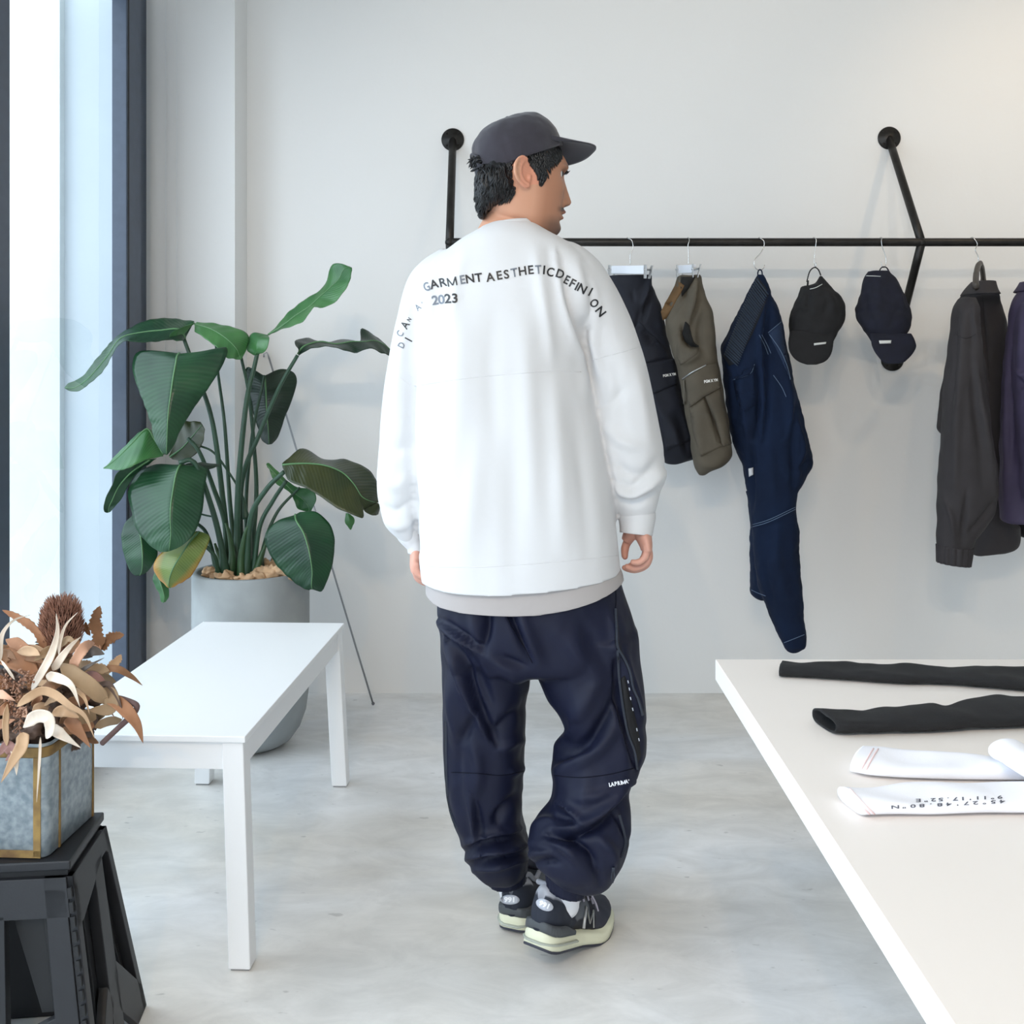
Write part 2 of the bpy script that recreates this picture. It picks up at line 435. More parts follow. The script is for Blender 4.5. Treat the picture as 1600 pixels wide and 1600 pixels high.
# shop window on the left: glazed bays between dark metal posts
win = struct(bpy.data.objects.new('window_1', None)); COL.objects.link(win); win['_w'] = (0, 0, 0)
GX, GP = -1.374, -1.327          # glass plane, inner face of the posts
for y0, y1 in ((3.520, 3.655), (2.590, 2.723), (0.9, 1.05), (-1.0, -0.85), (-2.58, -2.45)):
    p = MB().box((GX - 0.003, y0, 0.0), (GP, y1, 2.58)).obj('frame_post', M_frame, win, bevel=0.003)
    MB().box((GP - 0.004, y0 + 0.010, 0.002), (GP + 0.0012, y0 + 0.022, 2.578)).obj('gasket', M_gasket, p)
MB().box((GX - 0.003, 3.655, 0.0), (GX + 0.002, YP, 2.58)).obj('frame_filler', M_frame, win)
MB().box((GX - 0.05, YF, 0.0), (GP - 0.004, 3.52, 0.17)).obj('bottom_rail', M_frame, win, bevel=0.003)
MB().box((GX - 0.05, YF, 2.50), (GP - 0.004, 3.52, 2.58)).obj('top_rail', M_frame, win, bevel=0.003)
for y0, y1 in ((2.723, 3.52), (1.05, 2.59), (-0.85, 0.9), (-2.45, -1.0)):
    mk('glass_pane', [(GX, y0, 0.17), (GX, y1, 0.17), (GX, y1, 2.50), (GX, y0, 2.50)], [(0, 1, 2, 3)], M_glass, win, False)

# outside: pale concrete pier of the building and a slightly darker wall plane set back beside it
e = MB().box((-2.9, 3.86, -0.1), (-1.70, 4.4, 3.6)).obj('wall_exterior', M_ext); struct(e)
e = MB().box((-1.70, 3.90, -0.1), (-1.39, 4.4, 3.6)).obj('wall_exterior_recess', M_ext2); struct(e)
struct(MB().box((-9, YF - 9, -0.25), (XW - 0.2, 6, -0.1)).obj('ground_outside', mat('pavement', (170, 172, 172), 0.9, var=0.1, vscale=3)))

# bead chain of the roller blind in front of the pillar
ch = thing('blind_chain', 'white bead chain of a roller blind hanging in front of the white pillar', 'blind chain', tuple(P(267, 560, 3.80)))
M_bead = mat('bead_plastic', (232, 236, 238), 0.4)
chain_mb = [MB(), MB()]
for k, px in enumerate((258.5, 276)):
    x = (px - CX) / F * 3.80
    for i in range(360):
        z = 0.75 + i * 0.006
        chain_mb[k].add([(x + a*0.0019, 3.80 + b*0.0019, z + c*0.0021) for a, b, c in ((1,0,0),(0,1,0),(-1,0,0),(0,-1,0),(0,0,1),(0,0,-1))],
            [(0,1,4),(1,2,4),(2,3,4),(3,0,4),(1,0,5),(2,1,5),(3,2,5),(0,3,5)])
    o = chain_mb[k].obj('bead_string', M_bead, ch, True); o['kind'] = 'stuff'
# ================================================================== furniture
# --- low white bench table
def bench():
    zt, th = 0.475, 0.0135
    a = math.radians(2.3); c = G(383, 1151, zt)       # near right corner of the top
    ex = Vector((math.cos(a), -math.sin(a), 0)); ey = Vector((math.sin(a), math.cos(a), 0))
    W, L = 0.425, 0.965
    def at(x, y, z): return c - ex*x + ey*y + Vector((0, 0, z - zt))      # x to the left, y away
    t = thing('bench_table', 'low white bench table with splayed legs in front of the potted plant', 'table', tuple(at(W/2, L/2, 0)))
    def slab(x0, x1, y0, y1, z0, z1):
        return [at(x1, y0, z0), at(x0, y0, z0), at(x0, y1, z0), at(x1, y1, z0), at(x1, y0, z1), at(x0, y0, z1), at(x0, y1, z1), at(x1, y1, z1)]
    MB().hexa(slab(0, W, 0, L, zt - th, zt)).obj('table_top', M_white, t, bevel=0.002)
    za, zb = zt - th, zt - th - 0.058
    i = 0.006
    MB().hexa(slab(i+0.04, W-i-0.04, i+0.004, i+0.022, zb, za)).obj('apron', M_white, t, bevel=0.001)
    MB().hexa(slab(i+0.04, W-i-0.04, L-i-0.022, L-i-0.004, zb, za)).obj('apron', M_white, t, bevel=0.001)
    MB().hexa(slab(i+0.004, i+0.022, i+0.04, L-i-0.04, zb, za)).obj('apron', M_white, t, bevel=0.001)
    MB().hexa(slab(W-i-0.022, W-i-0.004, i+0.04, L-i-0.04, zb, za)).obj('apron', M_white, t, bevel=0.001)
    lw, sp = 0.045, 0.02
    for sx in (0, 1):
        for sy in (0, 1):
            q = []
            for z, k in ((0.004, sp), (za, 0)):
                x0 = i - k if sx == 0 else W - i - lw + k
                y0 = i - k*0.9 if sy == 0 else L - i - lw + k*0.9
                q += [at(x0+lw, y0, z), at(x0, y0, z), at(x0, y0+lw, z), at(x0+lw, y0+lw, z)]
            lg = MB().hexa(q).obj('leg', M_white, t, bevel=0.0025)
            x0 = i - sp if sx == 0 else W - i - lw + sp; y0 = i - sp*0.9 if sy == 0 else L - i - lw + sp*0.9
            MB().hexa(slab(x0+0.004, x0+lw-0.004, y0+0.004, y0+lw-0.004, 0, 0.005)).obj('glide', mat('grey_glide', (150, 150, 150), 0.5), lg)
    return t
bench()

# --- large white display table on the right
TZ = 0.75
def display_table():
    c = G(1119.5, 1030, TZ); x0 = 0.314; y1 = c.y
    t = thing('display_table', 'big white display table with trousers laid flat on it', 'table', (1.3, 0.7, 0))
    m = mat('white_laminate', (236, 229, 223), 0.42)
    MB().box((x0, -0.1, TZ - 0.034), (2.6, y1, TZ)).obj('table_top', m, t, bevel=0.0015)
    MB().box((1.0, 0.15, 0.0), (2.3, 1.45, TZ - 0.034)).obj('pedestal', m, t, bevel=0.002)
    return t
display_table()

# --- black pipe clothes rail fixed to the wall
YR = 3.68
def rail():
    m = mat('black_iron', (44, 42, 40), 0.42, metal=0.6, var=0.25, vscale=25, bump=0.1, bscale=90)
    zr = H - (378.5 - CY)/F*YR
    xl, xr = (702.5-CX)/F*YR, (1440-CX)/F*YR
    t = thing('clothes_rail', 'long black pipe clothes rail bracketed off the white wall', 'rail', (xr, YB, zr))
    r = 0.0145
    def pipe(name, a, b): return MB().tube(catmull([a, b], 6), r, 20).obj(name, m, t, True)
    pipe('rail_bar', (xl, YR, zr), (2.9, YR, zr))
    def flange(x, z):
        o = MB().lathe([(0.0, -0.012), (0.022, -0.012), (0.024, -0.009), (0.040, -0.008), (0.043, -0.005), (0.043, 0.0), (0.0, 0.0)], (x, YB, z), 36, 'y')
        V = [(a, b, c) for a, b, c in o.V]; q = MB(); q.V = V; q.F = o.F; fl = q.obj('wall_flange', m, t, True)
        for k in range(4):
            an = math.pi/4 + k*math.pi/2
            MB().lathe([(0, -0.011), (0.004, -0.0105), (0.005, -0.008), (0.005, -0.007)], (x + 0.033*math.cos(an), YB, z + 0.033*math.sin(an)), 8, 'y').obj('screw', m, fl, True)
    for x, xf, zu, pu in ((xl, (707.5-CX)/F*YB, H-(218.5-CY)/F*YB, 0), (xr, (1389-CX)/F*YB, H-(216-CY)/F*YB, 1)):
        zl = H - (562 - CY)/F*YB
        flange(xf, zu); pipe('bracket_pipe', (x, YR, zr), (xf, YB, zu))
        flange(xf + 0.012, zl); pipe('bracket_pipe', (x, YR, zr), (xf + 0.012, YB, zl))
        MB().ball((x, YR, zr), r*1.12, 16, 10).obj('weld_joint', m, t, True)
    return zr
ZR = rail()

# --- thin metal rod with a hook, leaning on the wall
def rod():
    m = mat('brushed_steel', (168, 170, 174), 0.35, metal=0.9)
    a = G(583, 1100, 0.004); b = P(420, 558, YB - 0.02)
    t = thing('hook_rod', 'thin metal rod with a hooked end leaning on the wall behind the plant', 'rod', tuple(a))
    MB().tube([a, b], 0.0035, 10).obj('shaft', m, t, True)
    MB().tube([b, b + (b-a).normalized()*0.01, b + Vector((-0.008, 0, 0.018)), b + Vector((-0.018, -0.002, 0.012)), b + Vector((-0.018, -0.002, 0.0))], 0.0028, 8).obj('hook', m, t, True)
    MB().ball(a + Vector((0, 0, 0.002)), 0.006).obj('tip', mat('grey_rubber', (110, 110, 112), 0.7), t, True)
rod()
# ================================================================== the man, seen from behind, head turned to his right
PY = 2.27
man = thing('person', 'man seen from behind in a white printed sweatshirt, navy trousers and dark cap', 'person', tuple(G(840, 1475)))

def vcol(o, cols, name='Col'):
    a = o.data.color_attributes.new(name, 'FLOAT_COLOR', 'POINT')
    c = np.ones((len(cols), 4)); c[:, :3] = cols
    a.data.foreach_set('color', c.ravel())
def tubepx(pts, n=14, m=24, e=1.0, dep=None):
    """tube through (px, py, Y, r_px[, depth radius m]) stations"""
    L_ = max(len(p) for p in pts)
    q = catmull(np.array([tuple(p) if len(p) == L_ else tuple(p) + (p[3]*p[2]/F,) for p in pts], float), m)
    R = np.zeros((m, n, 3)); a = 2*np.pi*np.arange(n)/n
    c3 = np.array([P(x[0], x[1], x[2]) for x in q]); t = np.gradient(c3, axis=0); t /= np.linalg.norm(t, axis=1)[:, None]
    for i in range(m):
        v = np.array((0, 1.0, 0)); v -= t[i]*v.dot(t[i]); v /= np.linalg.norm(v); u = np.cross(t[i], v)
        r = q[i][3]*q[i][2]/F; d = q[i][4] if q.shape[1] > 4 else r
        R[i] = c3[i] + np.cos(a)[:, None]*u*r + np.sin(a)[:, None]*v*d
    return loft(R)

# ---------------------------------------------------------------- head
HA = math.radians(22); HO = np.array(((815-CX)/F*PY, PY, 0.0))
FD = np.array((math.cos(HA), math.sin(HA), 0)); SD = np.array((math.sin(HA), -math.cos(HA), 0)); UP = np.array((0, 0, 1.0))
def hz(py): return H - (py - CY)/F*PY
def hpt(f, s, z): return HO + np.outer(np.atleast_1d(f), FD) + np.outer(np.atleast_1d(s), SD) + np.outer(np.atleast_1d(z), UP)
def head_mesh():
    tb = np.array([  # z, front, back, half width
        (1.512, 0.066, 0.020, 0.012), (1.517, 0.079, -0.002, 0.028), (1.527, 0.0855, -0.020, 0.041), (1.540, 0.0865, -0.040, 0.051), (1.552, 0.0875, -0.062, 0.058),
        (1.566, 0.091, -0.072, 0.0625), (1.582, 0.0915, -0.078, 0.067), (1.600, 0.091, -0.083, 0.071), (1.625, 0.0925, -0.090, 0.0745), (1.647, 0.0955, -0.095, 0.0755),
        (1.663, 0.1025, -0.095, 0.075), (1.678, 0.098, -0.093, 0.074), (1.692, 0.087, -0.090, 0.072), (1.712, 0.072, -0.082, 0.066), (1.730, 0.052, -0.066, 0.052), (1.744, 0.02, -0.03, 0.025)])
    m, n = 190, 160
    z = np.linspace(tb[0, 0], tb[-1, 0], m); q = interp(tb[:, 0], tb[:, 1:], z)
    t = 2*np.pi*np.arange(n)/n; c, s = np.cos(t), np.sin(t)
    R = np.zeros((m, n, 3))
    g = lambda x, sg: np.exp(-(x/sg)**2)
    for i in range(m):
        f0, b0, W = q[i]; L = (f0 - b0)/2; fc = (f0 + b0)/2; zi = z[i]
        e = 0.82
        ff = fc + L*np.sign(c)*np.abs(c)**e; ss = W*np.sign(s)*np.abs(s)**0.92
        # the face narrows towards the front below the cheekbones
        fr = np.clip(ff/0.09, 0, 1); nar = np.interp(zi, [1.51, 1.56, 1.61, 1.66], [0.30, 0.22, 0.12, 0.10])
        ss = ss*(1 - nar*fr**1.5)
        front = np.clip((c + 0.05)/0.3, 0, 1)
        d = np.zeros(n)
        amp = np.interp(zi, [1.578, 1.5815, 1.586, 1.592, 1.600, 1.622, 1.640, 1.652], [0, 0.010, 0.021, 0.0265, 0.0245, 0.0150, 0.0065, 0.002])
        sg = np.interp(zi, [1.58, 1.592, 1.60, 1.625, 1.65], [0.0125, 0.0125, 0.0105, 0.0085, 0.009])
        d += amp*g(ss, sg)
        for sd in (-1, 1):
            d += 0.0085*g(ss - sd*0.0145, 0.0062)*g(zi - 1.5885, 0.0075)          # nostril wings
            d -= 0.013*g(ss - sd*0.032, 0.015)*g(zi - 1.648, 0.011)               # eye sockets
            d += 0.004*g(ss - sd*0.028, 0.02)*g(zi - 1.6625, 0.007)               # brows
            d += 0.005*g(ss - sd*0.047, 0.016)*g(zi - 1.615, 0.014)               # cheekbones
            d -= 0.004*g(ss - sd*0.024, 0.008)*g(zi - 1.575, 0.012)               # folds beside the mouth
            d -= 0.006*g(ss - sd*0.0075, 0.0035)*g(zi - 1.5815, 0.003)            # nostrils
        d += 0.0095*g(ss, 0.021)*g(zi - 1.5695, 0.0048)
        d -= 0.0045*g(ss, 0.024)*g(zi - 1.5622, 0.0020)
        d += 0.0090*g(ss, 0.019)*g(zi - 1.5560, 0.0046)
        d -= 0.0035*g(ss, 0.022)*g(zi - 1.5470, 0.0050)
        d += 0.0050*g(ss, 0.017)*g(zi - 1.5330, 0.0095)
        d += 0.0030*g(ss, 0.026)*g(zi - 1.572, 0.013)
        ff = ff + d*front
        R[i] = hpt(ff, ss, np.full(n, zi))
    return loft(R)
def epx(u, v, s):     # a point of the ear: zoom coordinates and how far it stands off the head's midplane
    px, py = 740 + u/10, 230 + v/10
    # solve f for the given lateral offset so that it projects to px
    f = 0.0
    for _ in range(20):
        p = hpt(f, s, 0)[0]; f += ((px - CX)/F*p[1] - p[0])/FD[0]
    p = hpt(f, s, 0)[0]; p[2] = H - (py - CY)/F*p[1]; return p
ear_parts = []
hel = [(880,330,.071),(858,240,.076),(825,178,.082),(765,145,.087),(700,180,.092),(655,260,.096),(645,360,.096),(672,460,.093),(730,545,.088),(790,600,.084),(840,618,.080)]
ear_parts.append(tube(catmull([epx(*h) for h in hel], 40), np.interp(np.linspace(0, 1, 40), [0, .12, .5, .8, 1], [.0030, .0034, .0036, .0036, .0040]), 10))
anti = [(800,215,.083),(745,280,.088),(728,370,.089),(750,460,.087),(800,540,.083),(850,575,.079)]
ear_parts.append(tube(catmull([epx(*h) for h in anti], 26), np.interp(np.linspace(0, 1, 26), [0, .3, 1], [.0022, .0034, .0036]), 10))
ear_parts.append(tube(catmull([epx(845,560,.079), epx(850,600,.078), epx(866,622,.077)], 8), [.0042, .0052, .0056, .0056, .0054, .005, .0045, .0035], 10))
ear_parts.append(tube(catmull([epx(880,440,.074), epx(868,470,.079), epx(880,520,.075)], 8), .0040, 10))
mbe = MB()
for a0 in np.linspace(0, 1, 12):           # the thin shell of the ear behind the rims
    pa = np.array(epx(870, 230 + 330*a0, .070)); k = catmull([epx(*h) for h in hel], 40)[int(4 + 30*a0)]
    mid = (pa + k)/2 - SD*0.002
    V_, F_ = tube([pa, mid, k], [.0055, .0042, .0034], 8); ear_parts.append((V_, F_))

neck = []
for py, px, rf, rs, dy in ((300, 806, .050, .054, 0), (325, 800, .054, .056, .002), (345, 797, .060, .060, .006), (360, 796, .070, .072, .008), (390, 797, .09, .11, .01), (410, 800, .10, .14, .012)):
    t = 2*np.pi*np.arange(40)/40; c0 = P(px, py, PY + dy)
    neck.append([(c0[0] + rf*math.cos(a), c0[1] + (rs*0.9)*math.sin(a), c0[2]) for a in t])
neckv = loft(neck)
# sternomastoid cord from behind the ear
cord = tube(catmull([hpt(-0.012, 0.058, 1.585)[0], hpt(0.003, 0.055, 1.555)[0], hpt(0.02, 0.044, 1.51)[0], hpt(0.03, 0.03, 1.46)[0]], 14), np.linspace(.013, .012, 14), 12)

# ---------------------------------------------------------------- hands, inside the same continuous body
def finger(pts, r0, r1):
    q = catmull([P(*p) for p in pts], 22); k = np.linspace(0, 1, 22)
    r = r0 + (r1 - r0)*k + 0.0009*np.exp(-((k-0.38)/0.09)**2) + 0.0007*np.exp(-((k-0.70)/0.08)**2)
    r[-3:] *= (0.97, 0.86, 0.55)
    return tube(q, r, 12)
def hand_parts():
    out = []
    # right hand: back of the hand outwards, little finger nearest the shop
    out.append(tubepx([(1000, 800, 2.285, 17, .026), (1002, 822, 2.285, 16, .025), (1005, 836, 2.280, 13.5, .029), (1009, 850, 2.270, 10.5, .039), (1010, 860, 2.268, 8.5, .040)], 20, 20))
    for dy, pts, r0, r1 in (
        (2.240, [(1010, 853), (1010, 865), (1004, 875), (994, 879), (985, 877)], .0078, .0060),
        (2.258, [(1012, 856), (1013, 871), (1005, 883), (990, 888), (976, 884)], .0086, .0068),
        (2.278, [(1013, 857), (1014, 873), (1005, 886), (989, 890), (972, 886)], .0088, .0070),
        (2.299, [(1010, 856), (1007, 870), (1000, 880), (990, 884), (981, 883)], .0086, .0068)):
        out.append(finger([(x, y, dy - 0.0006*i) for i, (x, y) in enumerate(pts)], r0, r1))
    out.append(finger([(998, 832, 2.296), (985, 840, 2.305), (978, 852, 2.308), (976, 864, 2.304), (977, 874, 2.296)], .0115, .0072))
    out.append(tubepx([(996, 822, 2.29, 14, .020), (984, 836, 2.298, 11, .018), (978, 846, 2.30, 8, .011)], 14, 10))
    # left hand
    out.append(tubepx([(650, 830, 2.335, 14, .026), (651, 855, 2.33, 12, .028), (651, 868, 2.325, 10.5, .036), (649, 882, 2.32, 8.5, .040), (650, 890, 2.32, 7.5, .039)], 20, 20))
    for dy, pts, r0, r1 in (
        (2.288, [(649.5, 880), (650, 890), (655, 898), (663, 901), (671, 899)], .0080, .0062),
        (2.309, [(649, 884), (650, 895), (656, 904), (665, 907), (674, 904)], .0088, .0068),
        (2.330, [(649, 886), (651, 898), (657, 906.5), (667, 910), (676, 906)], .0090, .0070),
        (2.351, [(650, 885), (653, 897), (659, 905), (668, 908), (676, 905)], .0088, .0068)):
        out.append(finger([(x, y, dy - 0.0006*i) for i, (x, y) in enumerate(pts)], r0, r1))
    out.append(finger([(655, 856, 2.35), (668, 864, 2.36), (675, 876, 2.362), (677, 890, 2.355)], .0115, .0075))
    return out
hm = head_mesh()
body_parts = [hm, neckv] + ear_parts + hand_parts()
body_parts.append(sil([(385, 730, 880, 2.28, .07), (410, 690, 905, 2.28, .10), (480, 688, 908, 2.28, .10), (600, 705, 905, 2.27, .10), (760, 715, 915, 2.27, .095), (900, 712, 935, 2.27, .105), (1000, 725, 955, 2.27, .10)], 30, 24))
body_parts.append(tubepx([(705, 420, 2.29, 34), (668, 540, 2.30, 32), (645, 640, 2.31, 27), (642, 740, 2.32, 25), (648, 820, 2.33, 16), (650, 845, 2.335, 13, .024)], 16, 24))
body_parts.append(tubepx([(890, 425, 2.27, 34), (935, 530, 2.28, 32), (960, 630, 2.285, 27), (975, 700, 2.29, 26), (993, 780, 2.29, 17), (1000, 815, 2.285, 15, .024)], 16, 24))
body_parts.append(tubepx([(770, 980, 2.28, 52), (765, 1100, 2.285, 44), (770, 1220, 2.29, 32), (785, 1320, 2.295, 27), (797, 1375, 2.31, 20)], 16, 26))
body_parts.append(tubepx([(900, 980, 2.26, 54), (935, 1110, 2.22, 44), (925, 1220, 2.19, 33), (900, 1320, 2.165, 27), (886, 1378, 2.165, 20)], 16, 26))
BV, BF = fuse(body_parts, 0.0024, 2)
M_skin = mat('skin', (205, 152, 124), 0.5, attr='Col', bump=0.12, bscale=420, bdist=0.0006, spec=0.4)
M_skin.node_tree.nodes['Principled BSDF'].inputs['Subsurface Weight'].default_value = 0.06
M_skin.node_tree.nodes['Principled BSDF'].inputs['Subsurface Radius'].default_value = (0.012, 0.005, 0.003)
body = mk('body', BV, BF, M_skin, man)
def paint_body():
    V = BV; base = np.array(lin((206, 154, 126)))
    c = np.tile(base, (len(V), 1))
    rel = V - HO; f = rel @ FD; s = rel @ SD; z = V[:, 2]
    headm = z > 1.50
    def mixc(mask, rgb, k=1.0):
        w = (np.clip(mask, 0, 1)*k)[:, None]; nonlocal c; c = c*(1-w) + np.array(lin(rgb))*w
    g = lambda x, sg: np.exp(-(x/sg)**2)
    # warmer neck and ear, shade on the face painted in browner
    mixc(np.where(headm & (f > 0.0), 1, 0)*np.clip((f-0.0)/0.03, 0, 1), (176, 124, 96), 0.85)
    mixc(np.where(headm & (np.abs(s) > 0.073) & (np.abs(f+0.0) < 0.04) & (z > 1.585) & (z < 1.67), 1.0, 0), (222, 152, 126), 0.8)
    # stubble on jaw, chin and upper lip; short hair growing down behind the jaw
    beard = np.clip((1.558 - z)/0.02, 0, 1)*np.clip((f - 0.02)/0.03, 0, 1)*np.clip((z-1.50)/0.01, 0, 1)
    mixc(beard, (104, 82, 72), 0.7)
    mixc(np.clip(1.6*g(s, 0.036), 0, 1)*np.clip(1.3*g(z - 1.5735 + 0.10*np.maximum(0, np.abs(s) - .012), 0.0052), 0, 1)*np.clip((f - 0.060)/0.01, 0, 1), (38, 30, 28), 0.97)      # moustache
    mixc(g(s, 0.022)*g(z - 1.5265, 0.010)*np.clip((f - 0.050)/0.01, 0, 1), (56, 46, 42), 0.8)      # chin tuft
    mixc(g(s, 0.022)*(g(z - 1.5685, 0.0038) + g(z - 1.5565, 0.0042))*np.clip((f - 0.082)/0.008, 0, 1), (168, 104, 94), 0.8)
    mixc(g(s, 0.024)*g(z - 1.5624, 0.0016)*np.clip((f - 0.08)/0.01, 0, 1), (80, 44, 40), 0.8)
    for sd in (-1, 1):
        mixc(g(s - sd*0.0075, 0.004)*g(z - 1.5815, 0.0028)*np.clip((f-0.09)/0.005, 0, 1), (52, 30, 26), 0.9)
        mixc(g(s - sd*0.030, 0.017)*g(z - 1.6655, 0.0030)*np.clip((f-0.06)/0.01, 0, 1), (46, 36, 32), 0.85)  # brows
    mixc(np.where(z < 1.16, 1, 0), (214, 160, 142), 0.9)                                           # hands
    vcol(body, c)
paint_body()
# eyes
M_eye = mat('eye_white', (225, 222, 218), 0.2); M_iris = mat('iris', (40, 26, 20), 0.15); M_hair = mat('black_hair', (13, 14, 17), 0.42, spec=0.5, var=0.3, vscale=60)
for sd in (-1, 1):
    c0 = hpt(0.0705, sd*0.031, 1.6475)[0]
    e = MB().ball(c0, 0.0118, 18, 12).obj('eyeball', M_eye, man, True)
    MB().ball(c0 + FD*0.0062 + SD*sd*0.002, 0.0074, 14, 8).obj('iris', M_iris, e, True)
    mb = MB()
    ups = catmull([hpt(0.0835, sd*0.044, 1.6465)[0], hpt(0.0905, sd*0.037, 1.6525)[0], hpt(0.0925, sd*0.030, 1.6535)[0], hpt(0.0915, sd*0.021, 1.649)[0]], 14)
    mb.tube(ups, 0.0016, 8)
    for q in ups[::1]: mb.tube([q, q + FD*0.004 + UP*-0.0005, q + FD*0.0075 + UP*0.0018], [0.0006, 0.0005, 0.0001], 4)
    mb.obj('eyelashes', M_hair, e, True)

# ---------------------------------------------------------------- hair
head_tree = bvh(BV, BF)
def hair():
    hv = sil([(240, 764, 815, 2.258, .050), (256, 755, 814, 2.256, .064), (270, 748, 811, 2.254, .074), (281, 743, 809, 2.252, .080), (292, 742, 806, 2.250, .079), (302, 742.5, 803, 2.248, .074), (311, 743.5, 798, 2.248, .068),
              (318, 745, 784, 2.25, .060), (326, 746.5, 768, 2.25, .048), (334, 749, 759, 2.25, .034), (341, 751, 754, 2.25, .02)], 60, 70, 0.9)
    V, Fc = fuse([hv], 0.003, 3)
    V = wrinkle(V, Fc, 0.006, 60, 3.0, (1, 1, 0.35)); V = wrinkle(V, Fc, 0.003, 150, 9.0, (1, 1, 0.3))
    mb = MB(); mb.add(V, Fc)
    t2 = bvh(V, Fc); r = random.Random(5)
    def strand(pts, r0):
        mb.tube(catmull(pts, 7), [r0*.8, r0, r0, r0*.9, r0*.7, r0*.45, r0*.1], 4, flat=1.6)
    for _ in range(620):                                        # nape locks sweeping down and back
        px = r.uniform(745, 810); py = r.uniform(256, 326)
        l, n = hit(t2, px, py)
        if l is None: continue
        L = r.uniform(10, 22); sx = (px - 775)/40*4 + r.uniform(-4, 3); q = []
        for k in range(5):
            X, Y = px + sx*k/4 + 1.5*math.sin(k*1.2 + px), py + L*k/4
            l2, n2 = hit(t2, X, Y)
            if l2 is None: break
            if n2 is not None: l2 = l2 + n2*(0.0015 + 0.0035*(k/4)*r.random())
            q.append(l2)
        if len(q) > 2: strand(q, r.uniform(0.0011, 0.0022))
    # nape wisps over the neck
    for _ in range(170):
        px = r.uniform(756, 806); py = np.interp(px, [756, 775, 800, 806], [318, 308, 302, 296]) + r.uniform(-6, 4)
        q = []
        for k in range(4):
            X, Y = px - 5*k/3, py + (8 + 7*r.random())*k/3
            l, n = hit(head_tree, X, Y)
            if l is None: continue
            q.append(l + n*(0.004*(1 - k/3) + 0.0008))
        if len(q) == 4: strand(q, r.uniform(0.0007, 0.0014))
    # tuft over the cap strap
    for _ in range(60):
        a = hpt(-0.098 + r.uniform(-.004, .004), r.uniform(-.02, .03), 1.667 + r.uniform(-.010, .008))[0]
        strand([a, a - FD*0.010 + UP*r.uniform(-.002, .003), a - FD*r.uniform(.012, .019) + UP*r.uniform(-.010, .001) + SD*r.uniform(-.004, .004)], r.uniform(.001, .002))
    def scatter(out, n_, step, r0, r1):
        out = np.array(out, float); k = 0
        while k < n_:
            px, py = r.uniform(out[:, 0].min(), out[:, 0].max()), r.uniform(out[:, 1].min(), out[:, 1].max()); k += 1
            ins = False; j = len(out) - 1
            for i in range(len(out)):
                if (out[i][1] > py) != (out[j][1] > py) and px < (out[j][0]-out[i][0])*(py-out[i][1])/(out[j][1]-out[i][1]) + out[i][0]: ins = not ins
                j = i
            if not ins: continue
            dx, dy = step(px, py); q = []
            for i in range(4):
                l, n = hit(head_tree, px + dx*i, py + dy*i)
                if l is not None: q.append(l + n*(0.0040 - 0.0009*i))
            if len(q) == 4: strand(q, r.uniform(r0, r1))
    # temple and sideburn in front of the ear, and the hair behind it
    scatter([(824,240),(850,224),(872,220),(874,240),(866,252),(859,259),(855,268),(850,279),(846,285),(842,279),(839,266),(834,257),(828,250)], 900, lambda x, y: ((x > 852)*1.8 - 0.4, 3.2), .0012, .0022)
    scatter([(775,246),(812,236),(806,246),(801,256),(800,272),(803,286),(802,299),(797,308),(785,312),(770,300)], 1000, lambda x, y: (-2.0, 3.4), .0012, .0022)
    return mb.obj('hair', M_hair, man, True)
hair()

